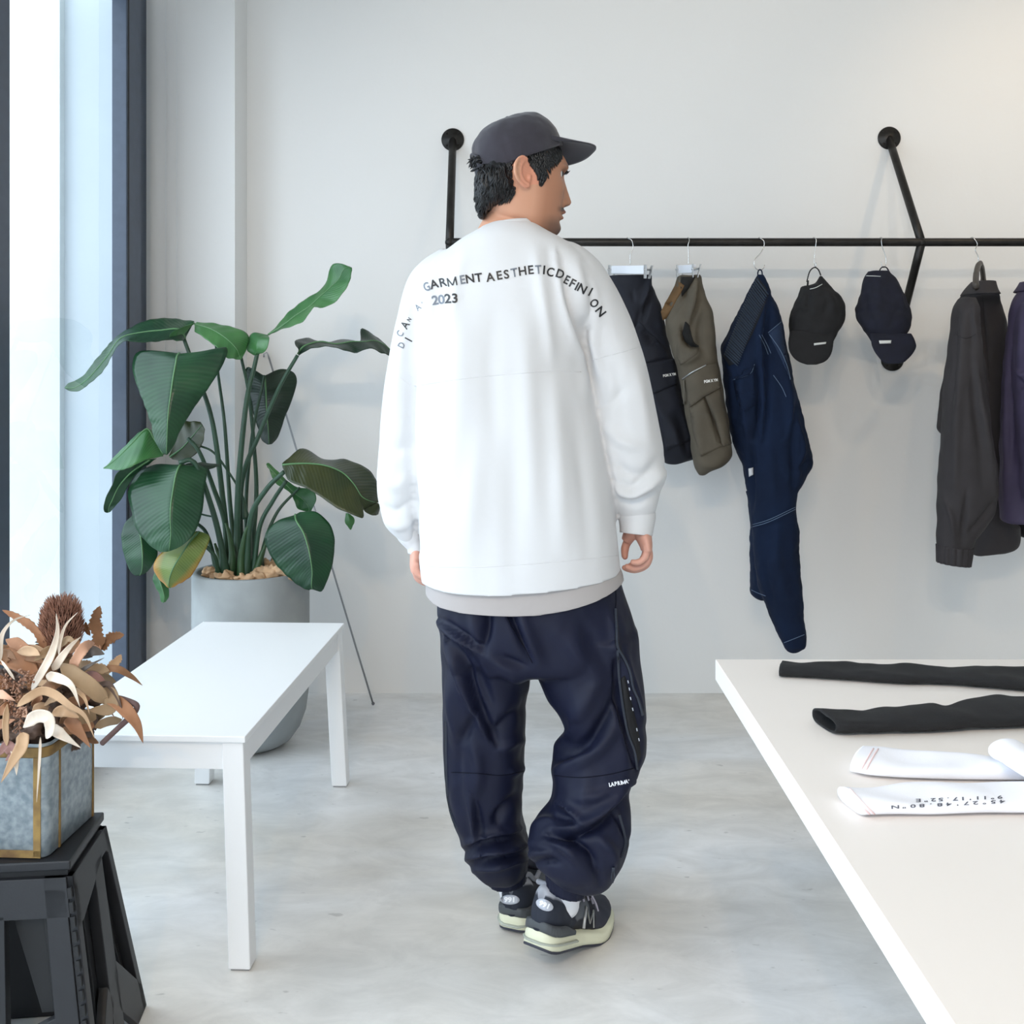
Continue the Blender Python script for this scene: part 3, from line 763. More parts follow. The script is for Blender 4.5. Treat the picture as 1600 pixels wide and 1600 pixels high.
# ---------------------------------------------------------------- cap
def cap():
    M_cap = mat('cap_cotton', (46, 43, 52), 0.85, var=0.12, vscale=40, bump=0.35, bscale=700, bdist=0.0006, sheen=0.25)
    a = math.radians(21.5)
    O = HO + FD*(((812-815)/F*PY)/FD[0]) + UP*hz(251.5)
    E1 = FD*math.cos(a) + UP*math.sin(a); E2 = -FD*math.sin(a) + UP*math.cos(a)
    def w(x, s, h): return O + E1*x + SD*s + E2*h
    m, n = 40, 96; R = []
    lo, wi, hh = 0.1005, 0.0815, 0.0925
    for i in range(m):
        u = i/(m-1); h = hh*math.sin(u*math.pi/2)**0.92; k = max(0.0, math.cos(u*math.pi/2))**0.62
        ring = []
        for j in range(n):
            t = 2*math.pi*j/n
            c, s = math.cos(t), math.sin(t)
            sm = 1 - 0.012*math.exp(-(((t*6/(2*math.pi) + 0.5) % 1 - 0.5)/0.035)**2)*(u < 0.97)        # panel seams
            x = (lo*c*(1.0 if c < 0 else 0.985))*k*sm + 0.004*u; sgl = wi*s*k*sm
            ring.append(w(x + (0.006*u if c > 0 else 0), sgl, h - (0.004 if (c < -0.9 and u < .2) else 0)))
        R.append(ring)
    V, Fc = loft(np.array(R), cap=False); k = len(V); V = np.vstack([V, np.mean(R[-1], axis=0)]); Fc += [(k, (m-1)*n+j, (m-1)*n+(j+1) % n) for j in range(n)]
    V = wrinkle(V, Fc, 0.0022, 28, 1.0); V = wrinkle(V, Fc, 0.0010, 70, 5.0)
    cp = mk('cap', V, Fc, M_cap, man)
    s = cp.modifiers.new('s', 'SOLIDIFY'); s.thickness = 0.0025; s.offset = -1
    MB().ball(w(0.008, 0, hh), (0.007, 0.007, 0.0045), 14, 8).obj('top_button', M_cap, cp, True)
    MB().tube([w(lo*1.004*math.cos(t)*(1.0 if math.cos(t) < 0 else .985), wi*1.004*math.sin(t), 0.003) for t in np.linspace(-2.6, 2.6, 70)], 0.0022, 8).obj('edge_binding', M_cap, cp, True)
    # brim, flat with slightly drooping sides, stiffened
    top, n1, n2 = [], 14, 40
    HB = FD*math.cos(math.radians(1.5)) + UP*math.sin(math.radians(1.5)); DN = UP
    Bp = w(lo*0.93, 0, 0.004)
    for i in range(n1):
        u = i/(n1-1)
        for j in range(n2):
            v = -1 + 2*j/(n2-1)
            sl = 0.068*v*(1 + 0.05*u)
            x0 = lo*0.975*math.sqrt(max(0, 1 - (sl/(wi*1.02))**2)) - lo*0.93 - 0.004
            x1 = -0.036 + 0.124*(1 - abs(v)**2.8)**0.5
            x = x0*(1-u) + max(x1, x0)*u
            droop = -0.012*(sl/0.08)**2 + 0.24*sl - 0.010*u
            top.append(Bp + HB*x + SD*sl + DN*droop)
    br = mk('brim', top, gridf(n1, n2), M_cap, cp)
    s = br.modifiers.new('s', 'SOLIDIFY'); s.thickness = 0.0035; s.offset = 0
    # rear strap with its opening, eyelets
    hole = [w(-lo*math.cos(t)*1.006, wi*math.sin(t)*1.006, 0.014 + 0.0) for t in np.linspace(-0.45, 0.45, 16)]
    MB().tube(hole, 0.009, 10, flat=0.25, up=tuple(E2)).obj('strap', mat('dark_strap', (24, 23, 27), 0.7), cp, True)
    arch = [w(-lo*1.0*math.cos(t)*0.99, wi*math.sin(t), 0.020 + 0.026*math.cos(t*3.4)) for t in np.linspace(-0.45, 0.45, 18)]
    MB().tube(arch, 0.0018, 8).obj('strap_arch', M_cap, cp, True)
    tr = bvh(V, Fc)
    for px, py in ((789, 217.5), (824, 207)):
        l, n = hit(tr, px, py)
        if l is None: continue
        q = MB(); u = n.orthogonal().normalized(); v = n.cross(u)
        q.tube([l + n*0.0003 + (u*math.cos(t) + v*math.sin(t))*0.0022 for t in np.linspace(0, 2*math.pi, 13)], 0.0007, 6, False)
        q.obj('eyelet', mat('eyelet_thread', (24, 22, 28), 0.8), cp, True)
cap()
# ---------------------------------------------------------------- sweatshirt
M_sweat = mat('white_jersey', (215, 215, 216), 0.92, bump=0.25, bscale=900, bdist=0.0005, sheen=0.15)
def cut_hem(V, Fc, hem):
    """trims a closed shell along a hem line (px, py) and snaps its edge onto the line"""
    V = np.array(V); p = proj(V); hx = np.array([h[0] for h in hem], float); hy = np.array([h[1] for h in hem], float)
    zx = (hx - CX)/F*PY; zz = H - (hy - CY)/F*PY
    lim = interp(zx, zz, np.clip(V[:, 0], zx[0], zx[-1]))
    keep = V[:, 2] > lim
    F2 = [f for f in Fc if keep[list(f)].any()]
    low = np.nonzero(~keep)[0]; V[low, 2] = lim[low]
    used = np.unique(np.array([i for f in F2 for i in f])); mp = -np.ones(len(V), int); mp[used] = np.arange(len(used))
    return V[used], [tuple(mp[list(f)]) for f in F2]
def sweatshirt():
    torso = sil([(350, 770, 836, 2.268, .062), (356, 756, 846, 2.268, .074), (366, 735, 862, 2.27, .090), (378, 714, 884, 2.272, .104), (392, 694, 905, 2.274, .116), (412, 672, 930, 2.276, .132), (440, 655, 944, 2.275, .146),
                 (480, 650, 934, 2.272, .156), (520, 647, 918, 2.270, .160), (570, 644, 914, 2.268, .161), (620, 643, 926, 2.267, .161), (680, 643, 938, 2.266, .163), (780, 647, 957, 2.264, .166), (860, 656, 967, 2.264, .168), (930, 664, 972, 2.265, .168)], 90, 90, 0.84)
    left = tubepx([(715, 415, 2.285, 38, .07), (676, 450, 2.295, 42, .085), (652, 520, 2.30, 37, .088), (641, 600, 2.305, 40, .088), (633, 700, 2.31, 41, .084), (629, 765, 2.315, 39, .078), (630, 805, 2.32, 32, .062), (636, 824, 2.325, 22, .048), (641, 834, 2.33, 16, .040)], 34, 60)
    right = tubepx([(868, 410, 2.265, 40, .07), (904, 438, 2.27, 46, .090), (934, 500, 2.278, 49, .095), (955, 560, 2.282, 49, .094), (973, 640, 2.285, 50, .09), (986, 718, 2.288, 53, .086), (989, 758, 2.29, 49, .080), (992, 785, 2.29, 36, .064), (994, 806, 2.288, 28, .046), (995, 812, 2.287, 25, .042)], 34, 60)
    V, Fc = fuse([torso, left, right], 0.0055, 4)
    hem = [(640, 904), (662, 904), (700, 906), (760, 905.5), (830, 901), (900, 895), (971, 887), (985, 885)]
    V, Fc = cut_hem(V, Fc, hem)
    S = [  # folds read off the photo
        # back: soft verticals hanging from the shoulder blades
        ([(836, 395), (850, 470), (862, 560)], 9, .006), ([(872, 400), (884, 470), (905, 545)], 9, .010, 's'), ([(858, 392), (868, 440), (880, 490)], 7, -.006),
        ([(900, 405), (908, 450), (915, 500)], 8, .007), ([(925, 430), (930, 490), (926, 540)], 9, .007),
        ([(722, 470), (716, 580), (712, 720)], 16, .005), ([(690, 500), (680, 640), (676, 780)], 12, -.004), ([(770, 500), (768, 600), (772, 700)], 16, -.005), ([(822, 520), (826, 640), (836, 800)], 18, .006),
        ([(868, 600), (872, 720), (880, 860)], 14, .006), ([(898, 640), (912, 760), (925, 870)], 13, -.005), ([(745, 700), (735, 800), (730, 880)], 16, .004), ([(800, 700), (802, 800), (806, 890)], 18, -.004),
        # creases between body and sleeves
        ([(652, 500), (645, 600), (643, 700), (647, 800), (654, 860)], 6, -.016), ([(660, 510), (655, 640), (657, 780)], 8, .005),
        ([(908, 500), (912, 540), (916, 575)], 7, -.006),
        ([(926, 520), (934, 560), (938, 590)], 7, .010), ([(905, 520), (910, 570), (916, 620)], 8, .008),
        # right sleeve
        ([(932, 640), (955, 628), (985, 600)], 8, -.005), ([(938, 660), (972, 690), (1004, 700)], 9, .007), ([(955, 720), (985, 742), (1012, 738), (1035, 712)], 8, -.009), ([(962, 755), (985, 768), (1010, 755), (1036, 735)], 8, .010, 's'),
        ([(966, 780), (990, 786), (1015, 776), (1034, 765)], 6, -.009), ([(950, 690), (963, 735), (972, 775)], 7, .007), ([(990, 560), (1003, 620), (1015, 690)], 10, .005), ([(960, 560), (968, 620), (975, 680)], 10, -.004),
        # left sleeve
        ([(604, 690), (620, 705), (640, 690)], 10, -.006), ([(600, 740), (618, 760), (640, 740)], 9, .007), ([(598, 790), (618, 800), (642, 782)], 7, -.008), ([(606, 815), (624, 822), (644, 812)], 6, .007),
        ([(640, 470), (626, 560), (616, 640)], 9, .005), ([(655, 450), (640, 520), (634, 590)], 7, -.004),
        ([(700, 400), (670, 440), (655, 500)], 10, .004), ([(690, 420), (682, 470), (676, 530)], 8, -.006), ([(725, 395), (712, 450), (706, 520)], 10, .005),
        # hem stitching dip
        ([(664, 884), (700, 886), (760, 885.5), (830, 881), (900, 875), (971, 867)], 1.6, -.0012),
        # yoke seam across the back and the dropped shoulder seams
        ([(648, 603), (720, 592), (800, 584), (870, 580), (906, 581)], 1.7, -.0016), ([(914, 566), (950, 556), (985, 546), (1003, 540)], 1.7, -.0016), ([(604, 580), (625, 590), (644, 603)], 1.7, -.0015)]
    V = folds(V, Fc, [(a[0], a[1], a[2]*1.35) + tuple(a[3:]) for a in S])
    V = wrinkle(V, Fc, 0.0040, 9, 2.0, (1, 1, 0.5)); V = wrinkle(V, Fc, 0.0014, 26, 5.0, (1, 1, 0.4))
    o = mk('sweatshirt', V, Fc, M_sweat, man)
    sm = o.modifiers.new('sm', 'SMOOTH'); sm.factor = 0.5; sm.iterations = 3
    o.modifiers.new('s', 'SOLIDIFY').thickness = 0.002
    tr = bvh(V, Fc)
    for pts in ([(648, 603), (720, 592), (800, 584), (870, 580), (908, 581)], [(922, 563), (950, 556), (985, 546), (1001, 541)], [(606, 580), (625, 590), (642, 602)],
                [(668, 884), (700, 886), (760, 885.5), (830, 881), (900, 875), (964, 868)]):
        q = seam(tr, pts, 0, 50, 0.0002)
        if len(q) > 3: MB().tube(q, 0.0009, 6).obj('stitched_seam', M_sweat, o, True)
    # neckband
    ring = []
    for t in np.linspace(0, 2*math.pi, 60, endpoint=False):
        c, s = math.cos(t), math.sin(t)
        ring.append((c, s))
    R = []
    for k, (h, g) in enumerate(((-.018, 1.16), (-.011, 1.09), (-.004, 1.035), (.003, 1.0), (.0065, .985), (.005, .955), (-.004, .95))):
        R.append([Vector(((794-CX)/F*2.268 + 0.0615*g*c + 0.0, 2.272 + 0.071*g*s, H-(357-CY)/F*2.268 + h + 0.0085*c - 0.010*max(0, s) + 0.004*(1-s)*0.5)) for c, s in ring])
    V2, F2 = loft(np.array([[tuple(p) for p in r] for r in R]), False)
    mk('neckband', V2, F2, mat('white_rib', (218, 218, 219), 0.9, bump=0.4, bscale=500, bdist=0.0006), o)
    # cuffs
    M_rib = mat('cuff_rib', (217, 217, 218), 0.9, bump=0.4, bscale=500, bdist=0.0006)
    def cuff(pts):
        V3, F3 = tubepx(pts, 40, 14); k = len(V3) - 2
        F3 = [f for f in F3 if k not in f and k + 1 not in f]
        c = mk('cuff', V3[:k], F3, M_rib, o); c.modifiers.new('s', 'SOLIDIFY').thickness = 0.003
    cuff([(994, 800, 2.288, 27, .046), (995, 808, 2.287, 27.5, .045), (995, 818, 2.285, 25.5, .042), (994.5, 828, 2.283, 24, .040), (994, 834, 2.282, 23.5, .039)])
    cuff([(636, 820, 2.33, 19, .042), (639, 830, 2.33, 19, .041), (645, 842, 2.333, 15.5, .038), (650, 852, 2.333, 12.5, .035), (651, 862, 2.333, 11.5, .034)])
    # the print
    M_ink = mat('black_print', (30, 29, 32), 0.45); M_ink2 = mat('worn_silver_print', (112, 118, 128), 0.5)
    ink, worn = M_ink, M_ink2
    def letter(m, ch, *a, **k):
        mb = MB(); lay_text(mb, tr, ch, *a, **k)
        if mb.V: mb.obj('print_letter', m, o, True)
    def z(u, v): return 600 + u/4.444, 400 + v/4.444
    word = [('G',297,216,-24,.75),('A',347,198,-16,1),('R',407,186,-14,1),('M',472,178,-11,1),('E',545,167,-10,.95),('N',597,160,-9,1),('T',657,153,-8,1),
            ('A',738,150,-9,1),('E',800,137,-10,1),('S',850,130,-9,1),('T',905,118,-10,.9),('H',962,107,-8,1),('E',1018,99,-6,1),('T',1072,97,-4,.85),('I',1112,100,5,1),('C',1155,114,12,.9),
            ('D',1222,127,20,.95),('E',1268,168,26,.85),('F',1307,192,27,1),('I',1338,213,28,1),('N',1375,230,29,1),('I',1433,252,28,.9),('O',1458,330,50,.8),('N',1502,388,52,1)]
    for ch, u, v, rot, sx in word:
        px, py = z(u, v)
        letter(worn if (ch == 'G' or (u in (545, 1072, 905))) else ink, ch, px, py, 19.0, rot, sx*(0.95 if ch == 'M' else 1.0), bold=0.0 if ch == 'M' else 0.022)
    for ch, u, v, rot, mbx in (('2',355,310,-8,worn),('0',398,305,-6,worn),('2',442,299,-4,ink),('3',492,296,-3,ink)):
        px, py = z(u, v); letter(mbx, ch, px, py, 20.0, rot, 1.05, bold=0.026)
    for ch, u, v, rot, s_, mbx in (('A',236,358,-38,14,worn),('o',262,322,-30,5,worn),('A',148,480,-58,18,ink),('I',173,582,-62,18,ink),('N',176,442,-55,9,ink),('C',113,540,-60,15,worn),('D',123,620,-65,15,worn)):
        px, py = z(u, v); letter(mbx, ch, px, py, s_, rot, 0.8, bold=0.014)
    return o
sweatshirt()

# ---------------------------------------------------------------- grey tee showing below
def tee():
    V, Fc = sil([(850, 672, 952, 2.262, .148), (880, 669, 961, 2.262, .152), (895, 667, 971, 2.263, .156), (960, 668, 975, 2.265, .156)], 40, 120, 0.84)
    hem = [(650, 918), (666, 921), (690, 930), (740, 934.5), (800, 935.5), (860, 931), (920, 919.5), (960, 906), (985, 896)]
    V, Fc = cut_hem(V, Fc, hem)
    V = folds(V, Fc, [([(668, 912), (690, 921), (740, 926), (800, 927), (860, 922), (920, 911), (972, 890)], 1.5, -.001), ([(760, 905), (764, 936)], 14, .003), ([(700, 905), (704, 930)], 10, -.003)])
    o = mk('undershirt', V, Fc, mat('grey_jersey', (176, 170, 168), 0.95, bump=0.25, bscale=900, bdist=0.0005), man)
    o.modifiers.new('s', 'SOLIDIFY').thickness = 0.002
tee()

# ---------------------------------------------------------------- trousers
def trousers():
    M_navy = mat('navy_nylon', (13, 18, 42), 0.6, var=0.10, vscale=14, bump=0.18, bscale=1100, bdist=0.0004, spec=0.3)
    pel = sil([(880, 692, 962, 2.266, .138), (925, 684, 973, 2.268, .150), (960, 683, 985, 2.268, .154), (1000, 688, 994, 2.27, .152), (1030, 692, 994, 2.272, .140), (1042, 720, 960, 2.275, .10)], 50, 80, 0.85)
    lleg = sil([(985, 688, 834, 2.285, .130), (1035, 690, 831, 2.288, .126), (1085, 692, 823, 2.29, .120), (1150, 695, 820, 2.294, .114), (1200, 694, 819, 2.296, .110), (1240, 699, 816, 2.298, .106), (1270, 706, 815, 2.30, .104), (1300, 718, 822, 2.30, .103),
                (1325, 726, 826, 2.302, .101), (1347, 735, 824, 2.308, .092), (1360, 746, 818, 2.312, .074), (1368, 760, 812, 2.315, .05)], 90, 60, 0.88)
    rleg = sil([(985, 834, 994, 2.262, .132), (1040, 836, 1001, 2.258, .126), (1080, 851, 1005, 2.25, .122), (1120, 876, 1007, 2.243, .118), (1145, 884, 1010, 2.236, .116), (1165, 870, 1009, 2.23, .115), (1190, 863, 1002, 2.22, .112), (1225, 866, 989, 2.205, .106),
                (1258, 862, 985, 2.192, .104), (1285, 840, 985, 2.182, .104), (1315, 828, 980, 2.175, .104), (1340, 833, 973, 2.172, .098), (1356, 850, 965, 2.17, .086), (1374, 872, 956, 2.17, .064), (1386, 905, 947, 2.17, .03)], 90, 60, 0.88)
    V, Fc = fuse([pel, lleg, rleg], 0.005, 3)
    def z(pts): return [(640 + u/3.076, 880 + v/3.076) for u, v in pts]
    S = [
        (z([(470, 150), (500, 280), (585, 470)]), 6, -.016), (z([(520, 200), (560, 330), (640, 500)]), 13, .010), (z([(380, 200), (372, 330), (350, 425)]), 8, -.014), (z([(300, 200), (310, 300), (340, 400)]), 10, .008),
        (z([(148, 285), (240, 350), (350, 425)]), 7, .012, 's'), (z([(190, 385), (260, 530), (320, 690), (400, 850)]), 9, .016, 's'), (z([(245, 400), (330, 540), (400, 700)]), 10, -.012), (z([(350, 430), (480, 520), (560, 600)]), 11, .009),
        (z([(410, 440), (480, 470), (575, 500)]), 7, -.009), (z([(190, 560), (205, 700), (225, 880)]), 9, .008), (z([(230, 880), (290, 780), (330, 700)]), 8, -.009), (z([(300, 860), (330, 1000), (310, 1150)]), 10, .009),
        (z([(400, 850), (460, 760), (540, 690)]), 10, -.010), (z([(430, 900), (500, 860), (550, 850)]), 8, .008), (z([(240, 900), (225, 1020), (250, 1180)]), 9, -.007), (z([(300, 1130), (318, 1230), (325, 1340)]), 7, .010, 's'),
        (z([(530, 1110), (450, 1190), (420, 1250), (450, 1290)]), 9, -.014), (z([(470, 1010), (520, 1000), (552, 960)]), 8, .008), (z([(400, 1250), (470, 1300), (560, 1270)]), 7, .010),
        (z([(262, 1385), (360, 1350), (450, 1330), (570, 1280)]), 6, -.016), (z([(270, 1350), (340, 1325), (440, 1300)]), 6, .011), (z([(275, 1425), (380, 1390), (480, 1380), (575, 1345)]), 6, .013), (z([(300, 1455), (380, 1430), (470, 1415), (560, 1390)]), 5, -.014), (z([(310, 1480), (400, 1465), (500, 1440), (570, 1420)]), 5, .009),
        # right leg
        (z([(690, 895), (735, 850), (772, 800)]), 7, .012), (z([(698, 945), (790, 900), (870, 850), (960, 720), (1000, 600)]), 10, -.017), (z([(700, 1000), (800, 960), (900, 900), (990, 800)]), 12, .012), (z([(780, 760), (840, 680), (900, 560)]), 14, .008),
        (z([(690, 300), (800, 420), (900, 560)]), 16, .007), (z([(820, 250), (900, 400), (960, 520)]), 14, -.007), (z([(960, 230), (985, 380), (1010, 470)]), 6, .008), (z([(1000, 470), (1010, 650), (1050, 820), (1090, 980)]), 6, -.020), (z([(1035, 430), (1080, 620), (1120, 760)]), 7, .012),
        (z([(1060, 1080), (980, 1180), (890, 1250), (770, 1300), (690, 1300)]), 11, .016, 's'), (z([(700, 1150), (760, 1180), (832, 1255)]), 7, .013), (z([(695, 1210), (760, 1225), (825, 1265)]), 6, -.015), (z([(570, 1285), (640, 1240), (700, 1225)]), 8, .012),
        (z([(670, 1295), (760, 1330), (850, 1380), (905, 1450)]), 7, -.018), (z([(660, 1340), (750, 1370), (820, 1440)]), 8, .013), (z([(575, 1400), (650, 1395), (690, 1390)]), 7, .010), (z([(600, 1440), (670, 1430), (720, 1440)]), 5, -.012),
        (z([(900, 1310), (960, 1380), (985, 1450)]), 9, .012), (z([(850, 1420), (900, 1490), (925, 1560)]), 7, -.010), (z([(1000, 1190), (1025, 1270), (1045, 1330)]), 5, -.008), (z([(780, 1130), (900, 1120), (1000, 1080)]), 9, .006)]
    V = folds(V, Fc, [(a[0], a[1]*0.9, a[2]*1.25) + tuple(a[3:]) for a in S])
    V = wrinkle(V, Fc, 0.005, 16, 4.0, (1, 1, 0.6)); V = wrinkle(V, Fc, 0.0022, 38, 9.0, (1, 1, 0.5))
    o = mk('trousers', V, Fc, M_navy, man)
    tr = bvh(V, Fc)
    M_tack = mat('pale_thread', (190, 195, 205), 0.6)
    M_zip = mat('black_zip', (12, 13, 18), 0.45, spec=0.3); M_tooth = mat('zip_teeth', (44, 50, 62), 0.4, metal=0.3)
    def zipper(pts, teeth=True):
        q = seam(tr, pts, 0, 60, 0.002)
        zp = MB().tube(q, 0.0035, 8, flat=0.6).obj('side_zip', M_zip, o, True)
        if teeth:
            mb = MB(); q2 = catmull([tuple(v) for v in seam(tr, pts, 0, 60, 0.0050)], 110)
            for p in q2: mb.box((p[0]-.0022, p[1]-.0010, p[2]-.0011), (p[0]+.0022, p[1]+.0012, p[2]+.0011))
            t = mb.obj('zip_teeth', M_tooth, zp); t['kind'] = 'stuff'
        return zp
    zipper(z([(990, 220), (994, 300), (1000, 400), (1030, 455), (1058, 520), (1075, 600), (1100, 660), (1120, 730)]))
    zipper(z([(1000, 420), (1008, 560), (1030, 720), (1050, 820), (1080, 900), (1095, 990)]))
    zipper(z([(1008, 1210), (1030, 1290), (1038, 1350), (1018, 1415)]))
    zl = zipper(z([(176, 760), (174, 880), (176, 1000), (184, 1120), (200, 1200), (225, 1270)]))
    # lining seen in the open zip, with pale tack stitches
    drape(tr, 'zip_lining', z([(1012, 560), (1035, 540), (1060, 640), (1085, 740), (1105, 830), (1112, 930), (1092, 980), (1062, 860), (1030, 740)]), mat('black_lining', (16, 17, 21), 0.8), o, 0.002, 0.002)
    for u, v in ((1050, 570), (1056, 605), (1062, 650), (1072, 702), (1092, 800), (1102, 848)):
        q = seam(tr, z([(u-1, v-7), (u+2, v+7)]), 0, 4, 0.005)
        if len(q) > 2: MB().tube(q, 0.0011, 6).obj('tack_stitch', M_tack, o, True)
    l = hit(tr, *z([(978, 1470)])[0])[0] or P(958, 1358, 2.12)
    pl = MB().box((l.x-.003, l.y-.007, l.z-.003), (l.x+.003, l.y-.002, l.z+.006)).obj('zip_slider', M_tooth, o, bevel=0.001)
    MB().tube([(l.x-.002, l.y-.006, l.z-.002), (l.x-.004, l.y-.007, l.z-.014), (l.x-.001, l.y-.008, l.z-.024), (l.x+.003, l.y-.007, l.z-.014), (l.x+.001, l.y-.006, l.z-.002)], 0.0011, 6).obj('zip_pull', M_tooth, pl, True)
    # seams at the knees, embroidered word
    M_thread = mat('navy_thread', (9, 11, 26), 0.8, spec=.15)
    for pts in ([(200, 1005), (320, 1010), (440, 1020), (550, 1000)], [(695, 1020), (820, 1030), (960, 1015), (1080, 985)], [(480, 165), (470, 260), (560, 420), (590, 480)], [(985, 90), (992, 160), (990, 220)]):
        q = seam(tr, z(pts), 0, 40, 0.0004)
        if len(q) > 3: MB().tube(q, 0.0010, 6).obj('seam', M_thread, o, True)
    emb = MB(); letters = 'LAPRIMA'; xs = [963, 975, 990, 1005, 1016.5, 1028, 1043]
    for c, u in zip(letters, xs):
        px, py = z([(u, 1066 - (u-963)*0.19)])[0]
        lay_text(emb, tr, c, px, py, 8.4, -11, 0.82, 0.0018, bold=0.045)
    px, py = z([(1053, 1041)])[0]; lay_text(emb, tr, 'o', px, py, 4.5, -11, 0.9, 0.0018, bold=0.03)
    emb.obj('embroidery', mat('white_thread', (235, 238, 245), 0.7), o, True)
    # gathered elastic cuffs at the ankles
    def elastic(cx, cy, Y, rx, ry, h, tilt):
        R = []
        for i in range(8):
            u = i/7
            R.append([(((cx-CX)/F*Y) + (rx*(1+.03*math.sin(k*1.9)))*math.cos(2*math.pi*k/90)*(1 + .10*(1-u) + 0.035*(k % 5 == 0)), Y + ry*math.sin(2*math.pi*k/90)*(1 + .10*(1-u) + 0.035*(k % 5 == 0)),
                      H-(cy-CY)/F*Y + h*(0.5-u) + tilt*math.cos(2*math.pi*k/90)) for k in range(90)])
        V4, F4 = loft(np.array(R), False); e = mk('ankle_cuff', V4, F4, M_navy, o); e.modifiers.new('s', 'SOLIDIFY').thickness = 0.004
    elastic(793, 1364, 2.316, .037, .043, .036, .004)
    elastic(884, 1374, 2.176, .036, .043, .040, -.010)
    return o
trousers()

# ---------------------------------------------------------------- socks and running shoes
M_sock = mat('white_sock', (236, 236, 240), 0.95, bump=0.5, bscale=600, bdist=0.0008)
mk('sock', *tubepx([(795, 1335, 2.310, 22, .031), (798, 1370, 2.332, 22, .032), (801, 1392, 2.352, 21, .034), (803, 1408, 2.37, 20, .036)], 24, 12), M_sock, man)
mk('sock', *tubepx([(884, 1345, 2.168, 22, .031), (884, 1375, 2.184, 22, .032), (884, 1398, 2.202, 22, .033), (885, 1414, 2.215, 20, .034)], 24, 12), M_sock, man)
M_cream = mat('cream_midsole', (222, 222, 196), 0.6); M_outs = mat('dark_outsole', (52, 54, 66), 0.7); M_shoe = mat('shoe_upper', (40, 44, 56), 0.75, attr='Col', bump=0.3, bscale=900, bdist=0.0005)
M_lab = mat('grey_oval', (186, 190, 200), 0.5); M_lw = mat('white_print', (242, 243, 246), 0.5); M_lace = mat('shoelace', (168, 162, 172), 0.8); M_gel = mat('air_window', (168, 172, 160), 0.15, spec=0.8); M_grip = mat('ribbed_rubber', (72, 76, 80), 0.6)
def shoe(heel, yaw, pitch, roll, label_px, label_rot, side):
    """heel: world position under the heel's centre; yaw: direction of the toes; pitch: heel lifted about the ball"""
    a = math.radians(yaw); L = 0.292
    R = Matrix.Rotation(a, 3, 'Z') @ Matrix.Rotation(math.radians(pitch), 3, 'Y') @ Matrix.Rotation(math.radians(roll), 3, 'X')
    O = Vector(heel)
    def w(x, s, z):        # x forward, s to the left of the foot, z up
        if pitch and x > 0.185:                           # the forefoot stays flat on the floor
            b = O + R @ Vector((0.185, 0, 0)); R2 = Matrix.Rotation(a, 3, 'Z')
            k = min(1, (x - 0.185)/0.05)
            p1 = O + R @ Vector((x, s, z)); p2 = b + R2 @ Vector((x - 0.185, s, z)); return p1*(1-k) + p2*k
        return O + R @ Vector((x, s, z))
    xs = np.linspace(0, 1, 46)
    def width(u):  return interp([0, .03, .10, .25, .45, .62, .75, .88, .96, 1.0], [.014, .027, .036, .037, .036, .043, .046, .040, .026, .008], u)
    def bend(u):   return side*interp([0, .4, .7, 1], [0, .003, .0, .010], u)
    def lift(u):   return interp([0, .06, .15, .7, .85, 1], [.007, .002, 0, 0, .004, .016], u)
    def layer(name, z0, z1, grow0, grow1, m, inset=0.0, lo=0.0, hi=1.0, parent=None, n=36, rib=0.0):
        RR = []
        us = np.linspace(lo, hi, 50)
        V, Fc = [], []
        ring = []
        wd = width(us); bd = bend(us); lf = lift(us)
        for k in range(2*len(us)):
            i = k if k < len(us) else 2*len(us)-1-k; sg = 1 if k < len(us) else -1
            ring.append((us[i]*L, bd[i] + sg*(wd[i] - rib*(i % 3 == 0)), lf[i], sg))
        lev = []
        for z, g in zip(np.linspace(0, 1, 5), (grow0, grow0*.4 + grow1*.6 + .001, (grow0+grow1)/2 + .0012, grow1*.4+grow0*.6 + .001, grow1)):
            zz = [(z0(x/L) if callable(z0) else z0)*(1-z) + (z1(x/L) if callable(z1) else z1)*z for x, s, l, sg in ring]
            lev.append([tuple(w(x + (g if x > L*.9 else (-g if x < L*.08 else 0)), s + sg*g, l + h)) for (x, s, l, sg), h in zip(ring, zz)])
        V, Fc = loft(np.array(lev)); o = mk(name, V, Fc, m, parent); return o, bvh(V, Fc)
    sh = bpy.data.objects.new('shoe', None); COL.objects.link(sh); sh['_w'] = tuple(heel); sh.location = (0, 0, 0); sh.empty_display_size = .03
    sh['_w'] = (0, 0, 0); setp(sh, man)
    sh.parent = man; sh.matrix_parent_inverse = Matrix.Translation(man['_w']).inverted()
    mid = lambda u: float(np.interp(u, [0, .3, .6, .8, 1], [.036, .034, .027, .022, .020]))
    layer('outsole', 0.0, .006, 0.001, .002, M_outs, parent=sh)
    mo, mt = layer('midsole', .006, mid, .003, .0, M_cream, parent=sh)
    # upper: sections along the foot
    Rg = []; n = 44
    us = np.linspace(0.004, 0.985, 60); wd = width(us); bd = bend(us); lf = lift(us)
    top = interp([0, .05, .12, .22, .32, .42, .50, .62, .78, .90, 1.0], [.110, .123, .118, .094, .085, .096, .098, .082, .060, .050, .036], us)
    wtop = interp([0, .06, .2, .4, .6, .8, 1], [.70, .74, .84, .66, .50, .62, .8], us)
    for i, u in enumerate(us):
        zb = mid(u) - .004; ring = []
        lean = -.004*(1 - min(1, u/.06)) if u < .06 else 0
        for k in range(n):
            t = 2*math.pi*k/n; c, s = math.cos(t), math.sin(t)
            h = (s + 1)/2; hh = h**0.9
            ww = wd[i]*(1 - (1 - wtop[i])*hh**1.6)*abs(c)**0.62*(1 if c > 0 else -1)
            ring.append(tuple(w(u*L + lean, bd[i] + ww, lf[i] + zb + (top[i] - zb)*hh)))
        Rg.append(ring)
